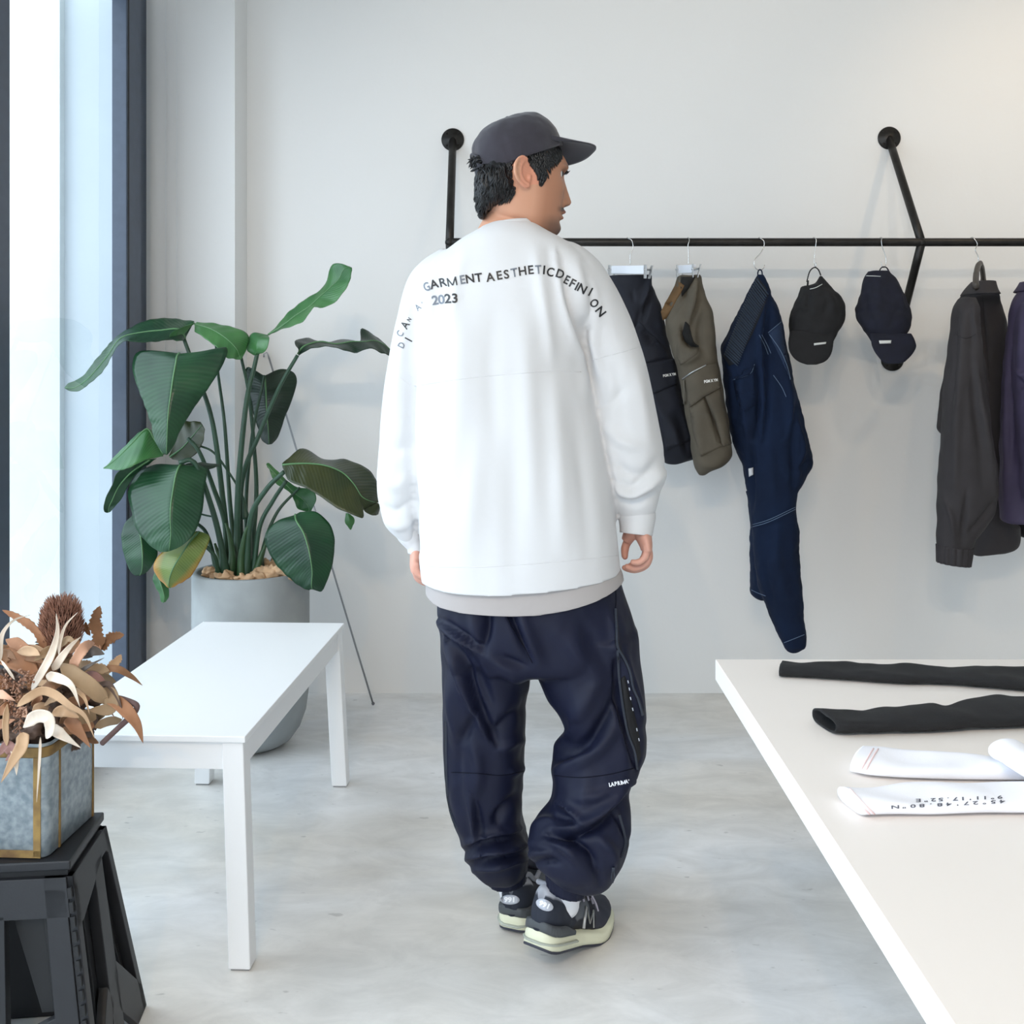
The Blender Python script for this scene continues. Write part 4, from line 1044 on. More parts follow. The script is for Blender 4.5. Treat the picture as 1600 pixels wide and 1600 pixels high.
    V, Fc = loft(np.array(Rg)); V = wrinkle(V, Fc, .0012, 60, 2)
    up = mk('upper', V, Fc, M_shoe, sh); ut = bvh(V, Fc)
    cols = []
    for i, u in enumerate(us):
        for k in range(n):
            s = math.sin(2*math.pi*k/n); h = (s+1)/2; z = mid(u) + (top[i]-mid(u))*h**.9
            if u < .06 and z > .100: c = (168, 170, 178)
            elif u < .30 and z > .100 - .16*max(0, u-.10): c = (170, 172, 180) if u < .17 else (44, 44, 58)
            elif u < .32: c = (30, 36, 50)
            elif u < .52 and z > .058: c = (96, 100, 106)
            elif u < .60: c = (26, 29, 40)
            elif z < .036: c = (30, 32, 42)
            else: c = (52, 54, 66)
            cols.append(lin(c))
    cols += [lin((30, 36, 50)), lin((30, 32, 42))]
    vcol(up, np.array(cols))
    # opening with lining, padded collar, tongue and laces
    def collar(u): return float(interp([0, .05, .12, .22, .32, .42, .5], [.110, .123, .118, .094, .085, .096, .098], [u])[0])
    cl = [w(u*L, bd0 + sg*wdd*(.74 if u < .3 else .62), collar(u) + .001) for u, sg, wdd, bd0 in
          [(u, 1, float(width(np.array([u]))[0]), 0) for u in np.linspace(.05, .42, 14)] + [(u, -1, float(width(np.array([u]))[0]), 0) for u in np.linspace(.42, .05, 14)]]
    MB().tube(cl + [cl[0]], .0052, 10).obj('padded_collar', mat('grey_lining', (150, 152, 160), .85), sh, True)
    tg = [w(.36*L, 0, .098), w(.42*L, 0, .108), w(.50*L, 0, .103), w(.62*L, 0, .086)]
    MB().tube(catmull(tg, 14), np.linspace(.024, .018, 14), 14, flat=.22, up=tuple(R @ Vector((0, 0, 1)))).obj('tongue', mat('dark_tongue', (48, 48, 60), .8), sh, True)
    mb = MB()
    for u in (.46, .52, .58, .64):
        h = float(interp([.42, .50, .62, .78], [.098, .103, .088, .066], [u])[0]); ww = float(width(np.array([u]))[0])
        mb.tube(catmull([w(u*L, -ww*.62, h-.014), w(u*L + .004, -ww*.3, h), w(u*L + .006, 0, h + .004), w(u*L + .004, ww*.3, h), w(u*L, ww*.62, h-.014)], 12), .0024, 8)
    h0 = w(.46*L, -.006, .110)
    for sg in (-1, 1):
        mb.tube(catmull([w(.47*L, 0, .110), w(.46*L, sg*.02, .122), w(.47*L, sg*.036, .114), w(.50*L, sg*.026, .100), w(.48*L, sg*.004, .108)], 22), .0018, 6)
        mb.tube(catmull([w(.47*L, 0, .110), w(.50*L, sg*.022, .108), w(.55*L, sg*.036, .086), w(.58*L, sg*.040, .070)], 14), .0018, 6)
    mb.obj('laces', M_lace, sh, True)
    # ribbed rubber band round the heel, clear cushion window in the midsole, foil letter on the side
    layer('heel_grip', lambda u: mid(u) - .003, lambda u: mid(u) + .016 - .010*max(0, u - .2)/.12, .0032, .0030, M_grip, lo=.004, hi=.32, parent=sh, rib=.0012)
    gl = MB()
    q = [w(u*L, -sg*1.0*(float(width(np.array([u]))[0]) + .0022), .0195) for u, sg in [(u, 1) for u in np.linspace(.34, .03, 16)]]
    q += [w(-.0030, s, .0195) for s in np.linspace(-.016, .016, 5)]
    q += [w(u*L, (float(width(np.array([u]))[0]) + .0022), .0195) for u in np.linspace(.03, .34, 16)]
    gl.tube(q, .0058, 8, flat=.45, up=(1, 0, 0) if False else None); gl.obj('cushion_window', M_gel, sh, True)
    for sg in (-1, 1):
        q = MB()
        pts = [(.42, .040), (.475, .078), (.50, .048), (.555, .070), (.545, .038)]
        r3 = []
        for u, h in pts:
            ww = float(width(np.array([u]))[0]); k = (h - mid(u))/(.09 - mid(u)); r3.append(w(u*L, sg*(ww*(1 - .45*max(0, k)**1.6) + .0025), h))
        q.tube(r3, .0036, 6, flat=.4); q.obj('side_letter', mat('silver_foil', (190, 190, 188), .35, metal=.5), sh, True)
    # oval number patch on the heel
    lx, ly, la, lb = label_px; r0 = math.radians(label_rot); out = []
    for t in np.linspace(0, 2*math.pi, 28, endpoint=False):
        x, y = la*math.cos(t), lb*math.sin(t); out.append((lx + x*math.cos(r0) - y*math.sin(r0), ly + x*math.sin(r0) + y*math.cos(r0)))
    lab = drape(ut, 'heel_patch', out, M_lab, sh, .0022, .0015, 3)
    tx = MB(); lay_text(tx, ut, '991', lx, ly, 10.5, label_rot, 1.15, .0042, bold=.05, shear=-.0)
    if tx.V: tx.obj('patch_number', M_lw, lab, True)
    return sh
shoe(G(799, 1459), 68, 0, 0, (796.5, 1406, 15.5, 7.4), 2, -1)
_b = Vector((0.121, 2.272, 0)); _yw, _pt = math.radians(54), math.radians(17)
_h = _b - Vector((math.cos(_yw)*math.cos(_pt), math.sin(_yw)*math.cos(_pt), -math.sin(_pt)))*0.185
shoe(_h, 54, 17, 0, (851, 1414, 14.5, 8.6), 24, 1)
# ================================================================== potted bird-of-paradise plant
PLY = 3.45
def plant():
    M_pot = mat('pot_concrete', (150, 154, 154), 0.85, var=0.08, vscale=10, bump=0.25, bscale=120, bdist=0.001)
    M_leaf = leaf_mat('leaf_green', (20, 54, 34), (38, 80, 48))
    M_leaf2 = leaf_mat('leaf_fresh', (46, 98, 52), (84, 136, 78))
    M_leaf3 = leaf_mat('leaf_dark', (22, 42, 32), (40, 60, 42))
    M_leaf4 = leaf_mat('leaf_browning', (74, 100, 48), (120, 138, 66), edge=(186, 126, 44))
    M_leaf5 = leaf_mat('leaf_olive', (34, 50, 26), (66, 70, 34))
    M_stem = mat('stem_green', (40, 70, 50), 0.45, var=0.2, vscale=6, spec=0.5)
    M_rib = mat('midrib_green', (84, 124, 80), 0.5)
    cx = (392.5 - CX)/F*PLY; R = 0.187; zt = 0.572
    t = thing('potted_bird_of_paradise', 'tall leafy plant with broad drooping leaves in a round grey concrete pot', 'plant', (cx, PLY, 0))
    prof = [(0.0, 0.0), (0.085, 0.0), (0.105, 0.006), (0.130, 0.022), (0.158, 0.060), (0.176, 0.110), (0.184, 0.170), (R, 0.25), (R, zt - 0.006), (R - 0.003, zt - 0.001), (R - 0.008, zt), (R - 0.017, zt), (R - 0.020, zt - 0.004), (R - 0.021, zt - 0.06), (0.0, zt - 0.062)]
    MB().lathe(prof, (cx, PLY, 0), 96).obj('pot', M_pot, t, True)
    V = []
    n, m = 40, 9
    for i in range(m):
        for k in range(n):
            r = (R - 0.021)*i/(m-1); a = 2*math.pi*k/n
            V.append((cx + r*math.cos(a), PLY + r*math.sin(a), zt - 0.045 + 0.012*mnoise.noise(Vector((r*30*math.cos(a), r*30*math.sin(a), 3)))))
    mk('soil', V, gridf(m, n, True), mat('potting_soil', (70, 52, 38), 0.95, var=0.3, vscale=60, bump=0.5, bscale=80, bdist=0.004), t)
    M_husk = mat('coconut_husk', (198, 162, 126), 0.9, var=0.22, vscale=18, bump=0.6, bscale=60, bdist=0.004)
    r = random.Random(3)
    for px, py, Y, a, b in ((332, 897, 3.38, .030, .016), (352, 901, 3.345, .034, .014), (385, 902, 3.335, .036, .013), (425, 896, 3.37, .048, .022), (447, 893, 3.36, .045, .026), (418, 888, 3.46, .030, .024), (365, 893, 3.5, .05, .014), (440, 885, 3.52, .04, .018), (404, 901, 3.345, .040, .014)):
        q = MB().ball(P(px, py, Y), (a, a*0.6, b), 34, 22)
        V = wrinkle(np.array(q.V), q.F, 0.018, 34, r.uniform(0, 50)); V = wrinkle(V, q.F, 0.010, 80, r.uniform(0, 50)); V = wrinkle(V, q.F, 0.004, 200, 1); mk('husk_chunk', V, q.F, M_husk, t)
    def zc(u, v, d): return P(80 + u/2.857, 380 + v/2.857, PLY + d)
    def leaf(name, st, m, rib=True, par=None):
        """st: rows of (left u,v,d), (mid u,v,d), (right u,v,d) in photo-crop units, d = metres behind the pot's axis"""
        a = np.array([[zc(*p) for p in row] for row in st])          # (k,3,3)
        N, K = 44, 21
        L, Mi, Rr = (catmull(a[:, i], N) for i in range(3))
        V, UV = [], []
        for i in range(N):
            for j in range(K):
                w = -1 + 2*j/(K-1)
                s = abs(w)
                e = L[i] if w < 0 else Rr[i]
                p = Mi[i]*(1 - s) + e*s
                V.append(p); UV.append((w*0.5 + 0.5, i/(N-1)))
        V = np.array(V); Fc = gridf(N, K); Nn = normals(V, Fc)
        wd = np.linalg.norm(Rr - L, axis=1)
        for i in range(N):                                        # pleats along the side veins, slight arch of each half
            for j in range(K):
                w = -1 + 2*j/(K-1); s = abs(w)
                ln = np.linalg.norm(np.gradient(Mi, axis=0), axis=1).cumsum()
                ph = (ln[i] - 0.35*s*wd[i]*0.5)/0.0105
                V[i*K + j] += Nn[i*K + j]*((0.0010 + 0.0014*mnoise.noise(Vector(V[i*K+j]*9)))*math.sin(ph*math.pi*0.55)*(s**0.5) + 0.0045*mnoise.noise(Vector(V[i*K+j]*14))*s)
        o = mk(name, V, Fc, m, par or t, True, UV)
        sd = o.modifiers.new('s', 'SOLIDIFY'); sd.thickness = 0.0012; sd.offset = 0
        if rib:
            nn = Nn.reshape(N, K, 3)[:, K//2]; pts = V.reshape(N, K, 3)[:, K//2]
            sgn = 1 if nn[:, 1].mean() < 0 else -1
            mk('midrib', *tube(pts + nn*sgn*0.0008, np.linspace(0.0034, 0.0010, N), 8), M_rib, o)
        return o
    def stem(pts, r0, r1):
        q = catmull([zc(*p) for p in pts], 40); k = np.linspace(0, 1, 40)
        MB().tube(q, r0*(1-k)**1.0 + r1*k + 0.010*np.clip(1 - k/0.22, 0, 1)**1.3, 12).obj('stem', M_stem, t, True)
    # --- stems (crop coordinates; base in the pot, then up to the blade)
    stem([(800, 1500, 0), (770, 1180, 0), (720, 800, -.01), (640, 560, -.03), (590, 420, -.03)], .011, .006)
    stem([(835, 1500, .03), (800, 1180, .05), (775, 820, .06), (745, 580, .07), (735, 450, .06)], .009, .004)
    stem([(830, 1500, -.02), (835, 1100, -.02), (870, 720, -.02), (905, 560, -.01), (925, 470, 0)], .012, .007)
    stem([(850, 1500, .03), (850, 1080, .04), (930, 850, .03), (1020, 640, .02), (1100, 500, .02)], .010, .006)
    stem([(880, 1500, .06), (915, 1150, .08), (905, 900, .08), (880, 660, .06), (848, 510, .04)], .009, .005)
    stem([(880, 1490, .09), (870, 1150, .12), (900, 840, .14), (940, 650, .16), (952, 590, .17)], .008, .005)
    stem([(870, 1500, -.06), (890, 1230, -.08), (960, 1100, -.10), (1040, 1020, -.12)], .011, .007)
    stem([(900, 1500, -.05), (930, 1270, -.06), (990, 1150, -.06), (1050, 1060, -.07)], .009, .006)
    stem([(930, 1500, -.02), (950, 1350, -.02), (1010, 1200, 0), (1110, 1090, .03)], .008, .004)
    stem([(780, 1500, -.07), (755, 1330, -.10), (710, 1160, -.13), (640, 980, -.15), (570, 980, -.16)], .011, .007)
    stem([(760, 1500, -.02), (780, 1280, -.02), (720, 1080, -.03), (660, 930, -.05), (610, 870, -.05)], .010, .006)
    stem([(740, 1490, .0), (720, 1380, .0), (690, 1290, -.02), (650, 1250, -.03)], .009, .005)
    stem([(750, 1500, -.08), (730, 1400, -.12), (690, 1350, -.14), (660, 1290, -.15)], .008, .005)
    stem([(870, 1230, .02), (850, 1120, .02), (770, 990, .01), (720, 930, .0), (665, 905, .0)], .004, .0035)
    stem([(730, 1222, .02), (700, 1217, .02), (670, 1210, .02)], .003, .003)
    # --- sheaths at the base
    M_sheath = mat('sheath_green', (50, 80, 48), 0.5, var=0.2, vscale=8)
    for pts, r0, r1 in (([(800, 1500, -.05), (810, 1400, -.05), (795, 1300, -.05), (780, 1250, -.04)], .024, .006), ([(850, 1500, -.07), (850, 1400, -.07), (865, 1300, -.08), (880, 1260, -.08)], .024, .006),
                        ([(910, 1500, -.06), (930, 1420, -.06), (955, 1350, -.06), (970, 1320, -.05)], .024, .005), ([(770, 1490, -.03), (760, 1420, -.03), (740, 1370, -.03), (730, 1340, -.03)], .020, .005), ([(870, 1500, .0), (880, 1380, .0), (885, 1290, .0), (880, 1250, .0)], .026, .008)):
        q = catmull([zc(*p) for p in pts], 16); MB().tube(q, np.linspace(r0, r1, 16), 12, flat=.7).obj('leaf_sheath', M_sheath, t, True)
    # --- blades
    # 1 long arching leaf to the far left
    leaf('leaf', [((590, 432, -.06), (598, 425, -.03), (640, 350, .02)), ((535, 430, -.09), (570, 385, -.04), (600, 345, .05)), ((470, 442, -.12), (490, 390, -.05), (495, 336, .06)), ((390, 447, -.14), (400, 400, -.06), (415, 350, .05)),
        ((310, 450, -.15), (310, 425, -.08), (320, 395, .02)), ((225, 575, -.16), (255, 500, -.10), (278, 428, -.01)), ((150, 645, -.15), (170, 600, -.12), (230, 480, -.06)), ((100, 662, -.14), (105, 645, -.13), (140, 590, -.10)), ((60, 648, -.14), (60, 645, -.13), (75, 625, -.12))], M_leaf)
    # folded base of that leaf
    leaf('leaf', [((640, 352, .0), (636, 356, -.01), (630, 358, -.02)), ((600, 400, -.03), (570, 385, -.06), (540, 400, -.08)), ((590, 432, -.03), (560, 430, -.06), (530, 425, -.08)), ((575, 436, -.04), (560, 437, -.05), (545, 432, -.06))], M_leaf2, False)
    # 2 leaf arching right from the top
    leaf('leaf', [((640, 395, -.02), (640, 362, .0), (650, 350, .02)), ((680, 420, -.05), (715, 385, -.01), (740, 362, .04)), ((735, 460, -.07), (780, 425, -.03), (820, 375, .03)), ((780, 508, -.08), (825, 470, -.04), (880, 410, .02)), ((815, 515, -.07), (840, 505, -.04), (872, 470, .0)), ((845, 520, -.05), (848, 518, -.05), (852, 515, -.04))], M_leaf2)
    # 3 big dark drooping leaf
    leaf('leaf', [((560, 490, -.13), (572, 492, -.12), (590, 492, -.13)), ((400, 478, -.14), (562, 505, -.16), (690, 480, -.13)), ((365, 530, -.15), (555, 545, -.19), (782, 465, -.12)), ((368, 590, -.17), (545, 600, -.21), (772, 530, -.14)), ((395, 670, -.19), (535, 670, -.23), (720, 620, -.17)), ((425, 745, -.21), (525, 740, -.24), (650, 720, -.19)),
        ((450, 820, -.22), (520, 800, -.25), (600, 800, -.21)), ((462, 880, -.23), (517, 870, -.25), (572, 850, -.22)), ((490, 925, -.24), (515, 920, -.25), (550, 900, -.23)), ((512, 942, -.24), (515, 944, -.24), (520, 942, -.24))], M_leaf)
    # 4 pale leaf rising to the right
    leaf('leaf', [((965, 410, .02), (970, 408, .02), (975, 408, .02)), ((1010, 365, .05), (1025, 375, .02), (1020, 388, -.01)), ((1060, 310, .06), (1090, 325, .02), (1120, 352, -.03)), ((1120, 262, .06), (1150, 285, .02), (1170, 290, -.03)), ((1195, 210, .06), (1205, 235, .02), (1200, 290, -.03)), ((1228, 165, .06), (1250, 195, .02), (1262, 265, -.03)),
        ((1240, 120, .06), (1285, 160, .02), (1312, 210, -.03)), ((1262, 92, .05), (1305, 120, .02), (1335, 160, -.02)), ((1300, 92, .03), (1325, 105, .02), (1342, 112, 0)), ((1336, 108, .02), (1338, 109, .02), (1341, 110, .02))], M_leaf2)
    leaf('leaf', [((975, 410, .01), (972, 410, .01), (968, 411, .01)), ((905, 398, .03), (930, 420, .0), (975, 430, -.03)), ((878, 435, .03), (920, 450, -.02), (968, 462, -.04)), ((875, 478, .02), (915, 485, -.02), (950, 487, -.03)), ((905, 500, .0), (912, 500, -.01), (920, 497, -.01))], M_leaf2, False)
    # 5 grey-green leaf to the right, behind the man's sleeve
    leaf('leaf', [((1100, 480, .0), (1100, 495, .02), (1110, 500, .02)), ((1090, 440, .08), (1130, 460, .02), (1160, 470, -.02)), ((1140, 424, .10), (1200, 440, .03), (1230, 462, -.02)), ((1220, 440, .10), (1270, 450, .03), (1290, 475, -.02)), ((1310, 428, .10), (1340, 440, .03), (1360, 488, -.02)), ((1378, 440, .10), (1400, 440, .03), (1420, 470, -.02)), ((1385, 382, .11), (1440, 435, .04), (1480, 490, .0)), ((1430, 405, .10), (1480, 450, .05), (1505, 500, .02)), ((1490, 450, .08), (1530, 490, .06), (1540, 530, .04))], M_leaf3)
    # 6 dark leaf behind, against the wall
    leaf('leaf', [((945, 590, .17), (952, 592, .17), (960, 590, .17)), ((880, 552, .20), (955, 610, .18), (1020, 562, .21)), ((862, 590, .21), (958, 650, .19), (1080, 575, .22)), ((870, 640, .22), (960, 690, .20), (1097, 620, .23)), ((890, 700, .22), (962, 740, .20), (1075, 700, .23)), ((905, 770, .22), (965, 790, .20), (1045, 770, .23)), ((925, 830, .22), (970, 840, .20), (1030, 820, .22)), ((940, 880, .21), (972, 880, .20), (1010, 870, .21)), ((965, 898, .20), (972, 899, .20), (985, 896, .20))], M_leaf3)
    # 7 olive leaf on the right
    leaf('leaf', [((1030, 985, -.12), (1032, 990, -.12), (1036, 1000, -.12)), ((1085, 935, -.06), (1090, 985, -.12), (1060, 1060, -.16)), ((1130, 920, -.03), (1160, 985, -.12), (1130, 1090, -.18)), ((1220, 965, -.02), (1230, 995, -.12), (1200, 1130, -.19)), ((1310, 965, -.02), (1300, 1025, -.12), (1270, 1180, -.20)), ((1400, 1000, -.02), (1350, 1075, -.13), (1340, 1210, -.20)), ((1452, 1060, -.04), (1385, 1130, -.14), (1390, 1228, -.19)), ((1462, 1130, -.07), (1420, 1150, -.13), (1395, 1190, -.16)), ((1465, 1155, -.09), (1450, 1158, -.10), (1440, 1160, -.11))], M_leaf5)
    leaf('leaf', [((1395, 1130, -.13), (1398, 1140, -.13), (1400, 1150, -.13)), ((1425, 1150, -.10), (1415, 1170, -.13), (1395, 1185, -.15)), ((1464, 1165, -.10), (1440, 1195, -.13), (1410, 1205, -.15)), ((1462, 1210, -.10), (1450, 1215, -.12), (1435, 1215, -.13))], M_leaf5, False)
    # 8 large greyish leaf, lower left
    leaf('leaf', [((575, 985, -.14), (585, 985, -.14), (595, 985, -.14)), ((450, 995, -.12), (570, 1000, -.18), (690, 1000, -.13)), ((385, 1030, -.14), (556, 1040, -.20), (695, 1030, -.15)), ((345, 1110, -.16), (545, 1100, -.22), (685, 1090, -.17)), ((360, 1200, -.18), (535, 1165, -.24), (680, 1160, -.19)), ((385, 1280, -.20), (532, 1230, -.25), (665, 1235, -.21)), ((430, 1340, -.22), (535, 1290, -.25), (635, 1300, -.23)), ((480, 1375, -.23), (530, 1345, -.25), (590, 1345, -.24)), ((515, 1378, -.24), (525, 1375, -.24), (535, 1372, -.24))], M_leaf)
    leaf('leaf', [((600, 985, -.14), (600, 990, -.14), (600, 995, -.14)), ((660, 980, -.10), (660, 990, -.12), (660, 1005, -.13)), ((740, 985, -.08), (720, 995, -.10), (700, 1010, -.11)), ((752, 992, -.09), (748, 995, -.09), (742, 998, -.09))], M_leaf3, False)
    # 9 leaf turned left with its bright underside
    leaf('leaf', [((500, 950, -.14), (500, 945, -.13), (510, 940, -.12)), ((430, 965, -.18), (455, 870, -.12), (490, 900, -.05)), ((385, 985, -.20), (425, 830, -.12), (460, 840, -.04)), ((345, 1005, -.21), (365, 890, -.14), (400, 840, -.06)), ((300, 1015, -.20), (300, 955, -.15), (350, 880, -.09)), ((250, 1005, -.17), (255, 992, -.16), (280, 960, -.13)), ((232, 1005, -.16), (234, 1004, -.16), (238, 1000, -.16))], M_leaf2)
    leaf('leaf', [((405, 970, -.18), (440, 965, -.17), (470, 960, -.16)), ((300, 1020, -.19), (360, 1020, -.17), (400, 1010, -.15)), ((270, 1080, -.18), (305, 1080, -.16), (345, 1080, -.15)), ((240, 1150, -.17), (275, 1140, -.16), (315, 1140, -.15)), ((235, 1195, -.16), (255, 1185, -.15), (285, 1175, -.15)), ((250, 1203, -.15), (258, 1202, -.15), (266, 1198, -.15))], M_leaf)
    # 10 dark leaf behind the big one
    leaf('leaf', [((525, 950, .0), (530, 955, .0), (540, 965, .0)), ((560, 870, .02), (585, 915, .0), (600, 970, -.02)), ((585, 800, .03), (625, 870, .0), (655, 930, -.02)), ((620, 795, .03), (650, 840, .0), (680, 880, -.02)), ((665, 795, .02), (675, 810, .0), (685, 830, -.01))], M_leaf5)
    # 11 lower left leaves
    leaf('leaf', [((365, 1210, -.08), (370, 1215, -.08), (380, 1215, -.08)), ((320, 1270, -.10), (395, 1290, -.12), (440, 1290, -.10)), ((318, 1350, -.11), (405, 1350, -.13), (475, 1375, -.11)), ((335, 1430, -.12), (408, 1410, -.14), (455, 1430, -.12)), ((360, 1475, -.12), (405, 1460, -.13), (425, 1470, -.12)), ((380, 1485, -.12), (395, 1483, -.12), (405, 1480, -.12))], M_leaf)
    leaf('leaf', [((650, 1285, -.15), (660, 1288, -.15), (672, 1290, -.15)), ((570, 1330, -.16), (615, 1340, -.19), (708, 1310, -.16)), ((490, 1385, -.17), (575, 1400, -.21), (690, 1370, -.18)), ((460, 1440, -.18), (545, 1450, -.22), (660, 1430, -.19)), ((480, 1495, -.18), (530, 1490, -.21), (620, 1490, -.19)), ((515, 1530, -.18), (525, 1525, -.19), (560, 1525, -.18)), ((528, 1538, -.18), (532, 1538, -.18), (540, 1536, -.18))], M_leaf4)
    leaf('leaf', [((462, 1460, -.05), (468, 1455, -.05), (475, 1455, -.05)), ((455, 1510, -.06), (490, 1520, -.07), (520, 1530, -.06)), ((485, 1570, -.06), (505, 1575, -.07), (525, 1570, -.06)), ((490, 1600, -.06), (500, 1605, -.06), (512, 1600, -.06))], M_leaf2)
    # 12 lower right leaf with torn flecks
    leaf('leaf', [((1080, 1215, -.16), (1090, 1212, -.16), (1110, 1200, -.16)), ((1010, 1240, -.17), (1095, 1240, -.20), (1180, 1200, -.17)), ((960, 1290, -.18), (1125, 1290, -.22), (1240, 1250, -.18)), ((960, 1350, -.19), (1145, 1350, -.23), (1265, 1320, -.19)), ((1000, 1430, -.20), (1158, 1410, -.24), (1260, 1410, -.20)), ((1070, 1500, -.21), (1165, 1470, -.24), (1240, 1480, -.21)), ((1120, 1540, -.22), (1162, 1520, -.24), (1215, 1545, -.22)), ((1150, 1548, -.23), (1165, 1545, -.23), (1200, 1558, -.22))], M_leaf)
    # 13 small leaf behind and the drooping tip right of it
    leaf('leaf', [((960, 990, .06), (965, 995, .06), (970, 1000, .06)), ((975, 985, .07), (1010, 1040, .06), (1000, 1070, .05)), ((1080, 1080, .07), (1080, 1110, .06), (1060, 1110, .05)), ((1160, 1100, .07), (1130, 1150, .06), (1085, 1150, .05)), ((1184, 1140, .06), (1150, 1180, .06), (1100, 1185, .05)), ((1160, 1198, .06), (1150, 1200, .06), (1140, 1198, .06))], M_leaf2)
    leaf('leaf', [((1315, 1205, -.05), (1325, 1205, -.05), (1335, 1210, -.05)), ((1312, 1235, -.05), (1332, 1240, -.06), (1352, 1230, -.05)), ((1325, 1265, -.05), (1335, 1270, -.05), (1346, 1262, -.05)), ((1334, 1278, -.05), (1337, 1279, -.05), (1340, 1278, -.05))], M_leaf2, False)
def leaf_mat(name, c1, c2, edge=None):
    m = bpy.data.materials.new(name); m.use_nodes = True; nt = m.node_tree; b = nt.nodes['Principled BSDF']
    uv = nt.nodes.new('ShaderNodeUVMap'); sx = nt.nodes.new('ShaderNodeSeparateXYZ'); nt.links.new(uv.outputs[0], sx.inputs[0])
    def mth(op, a, c=None):
        n = nt.nodes.new('ShaderNodeMath'); n.operation = op
        for i, x in enumerate((a, c)):
            if x is None: continue
            if isinstance(x, (int, float)): n.inputs[i].default_value = x
            else: nt.links.new(x, n.inputs[i])
        return n.outputs[0]
    d = mth('ABSOLUTE', mth('SUBTRACT', sx.outputs[0], 0.5))
    vein = mth('SINE', mth('MULTIPLY', mth('SUBTRACT', sx.outputs[1], mth('MULTIPLY', d, 0.35)), 190.0))
    tc = nt.nodes.new('ShaderNodeTexCoord'); n = nt.nodes.new('ShaderNodeTexNoise'); n.inputs['Scale'].default_value = 7; nt.links.new(tc.outputs['Object'], n.inputs['Vector'])
    k = mth('ADD', mth('MULTIPLY', vein, 0.05), n.outputs[0])
    r = nt.nodes.new('ShaderNodeValToRGB'); r.color_ramp.elements[0].position = .32; r.color_ramp.elements[1].position = .68
    r.color_ramp.elements[0].color = (*lin(c1), 1); r.color_ramp.elements[1].color = (*lin(c2), 1); nt.links.new(k, r.inputs[0]); col = r.outputs[0]
    if edge:
        e = nt.nodes.new('ShaderNodeMixRGB'); e.inputs[2].default_value = (*lin(edge), 1)
        mr = nt.nodes.new('ShaderNodeMapRange'); mr.inputs['From Min'].default_value = .62; mr.inputs['From Max'].default_value = .95
        nt.links.new(mth('ADD', mth('MULTIPLY', d, 1.2), mth('MULTIPLY', sx.outputs[1], .45)), mr.inputs[0]); nt.links.new(mr.outputs[0], e.inputs[0]); nt.links.new(col, e.inputs[1]); col = e.outputs[0]
    nt.links.new(col, b.inputs['Base Color'])
    b.inputs['Roughness'].default_value = 0.30; b.inputs['Specular IOR Level'].default_value = 0.5
    bp = nt.nodes.new('ShaderNodeBump'); bp.inputs['Strength'].default_value = 0.10; bp.inputs['Distance'].default_value = 0.002; nt.links.new(vein, bp.inputs['Height']); nt.links.new(bp.outputs[0], b.inputs['Normal'])
    tl = nt.nodes.new('ShaderNodeBsdfTranslucent'); nt.links.new(col, tl.inputs[0]); mx = nt.nodes.new('ShaderNodeMixShader'); mx.inputs[0].default_value = 0.18
    out = nt.nodes['Material Output']; nt.links.new(b.outputs[0], mx.inputs[1]); nt.links.new(tl.outputs[0], mx.inputs[2]); nt.links.new(mx.outputs[0], out.inputs[0])
    return m
plant()
# ================================================================== clothes and caps on the rail
M_wire = mat('hook_wire', (196, 196, 194), 0.25, metal=1.0)
M_clip = mat('clip_steel', (186, 188, 190), 0.3, metal=0.9)
M_barw = mat('white_hanger', (236, 240, 248), 0.45)
def zz(x0, y0, s): return lambda pts: [(x0 + p[0]/s, y0 + p[1]/s) + tuple(p[2:]) for p in pts]
def zr(x0, y0, s): return lambda rows: [(y0 + r[0]/s, x0 + r[1]/s, x0 + r[2]/s) + tuple(r[3:]) for r in rows]
def wire(pts, Y, parent, name='hook', r=0.0016, back=True):
    q = [P(p[0], p[1], p[2] if len(p) > 2 else Y) for p in pts]
    if back:      # the wire comes over the rail from behind
        a = q[0]; q = [Vector((a.x - .002, YR + .0185, ZR - .004)), Vector((a.x - .001, YR + .013, ZR + .0125)), Vector((a.x, YR, ZR + .0168)), Vector((a.x + .0005, YR - .013, ZR + .0125))] + q[1:]
    return MB().tube(catmull([tuple(v) for v in q], 60), r, 8).obj(name, M_wire, parent, True)
def clip_hanger(label, hook, L, R, grp):
    t = thing('clip_hanger', label, 'hanger', tuple((L + R)/2), grp)
    wire(hook, YR - .018, t)
    d = (R - L); n = Vector((d.y, -d.x, 0)).normalized(); up = Vector((0, 0, .0145))
    MB().hexa([L - up - n*-.006, R - up - n*-.006, R - up - n*.006, L - up - n*.006, L + up - n*-.006, R + up - n*-.006, R + up - n*.006, L + up - n*.006]).obj('hanger_bar', M_barw, t, bevel=.002)
    for c, s in ((L, -1), (R, 1)):
        u = d.normalized()*s
        cl = MB().hexa([c + u*a + n*b + Vector((0, 0, z)) for z in (-.030, .017) for a, b in ((0, .009), (.016, .009), (.016, .0065), (0, .0065))]).obj('clip', M_clip, t, bevel=.0008)
        m2 = MB().hexa([c + u*a + n*b + Vector((0, 0, z)) for z, k in ((-.030, 0), (.016, .012)) for a, b in ((.002, -.0065 - k), (.016, -.0065 - k), (.016, -.009 - k), (.002, -.009 - k))])
        m2.obj('clip_jaw', M_clip, t, bevel=.0008)
        MB().tube([c + u*.009 + n*.013, c + u*.009 - n*.013], .0035, 10).obj('spring', M_clip, t, True)
    return t
def rfolds(V, Fc, S): return folds(V, Fc, [(a[0], a[1]*0.9, a[2]*1.55) + tuple(a[3:]) for a in S])
A = zz(930, 370, 8.42)
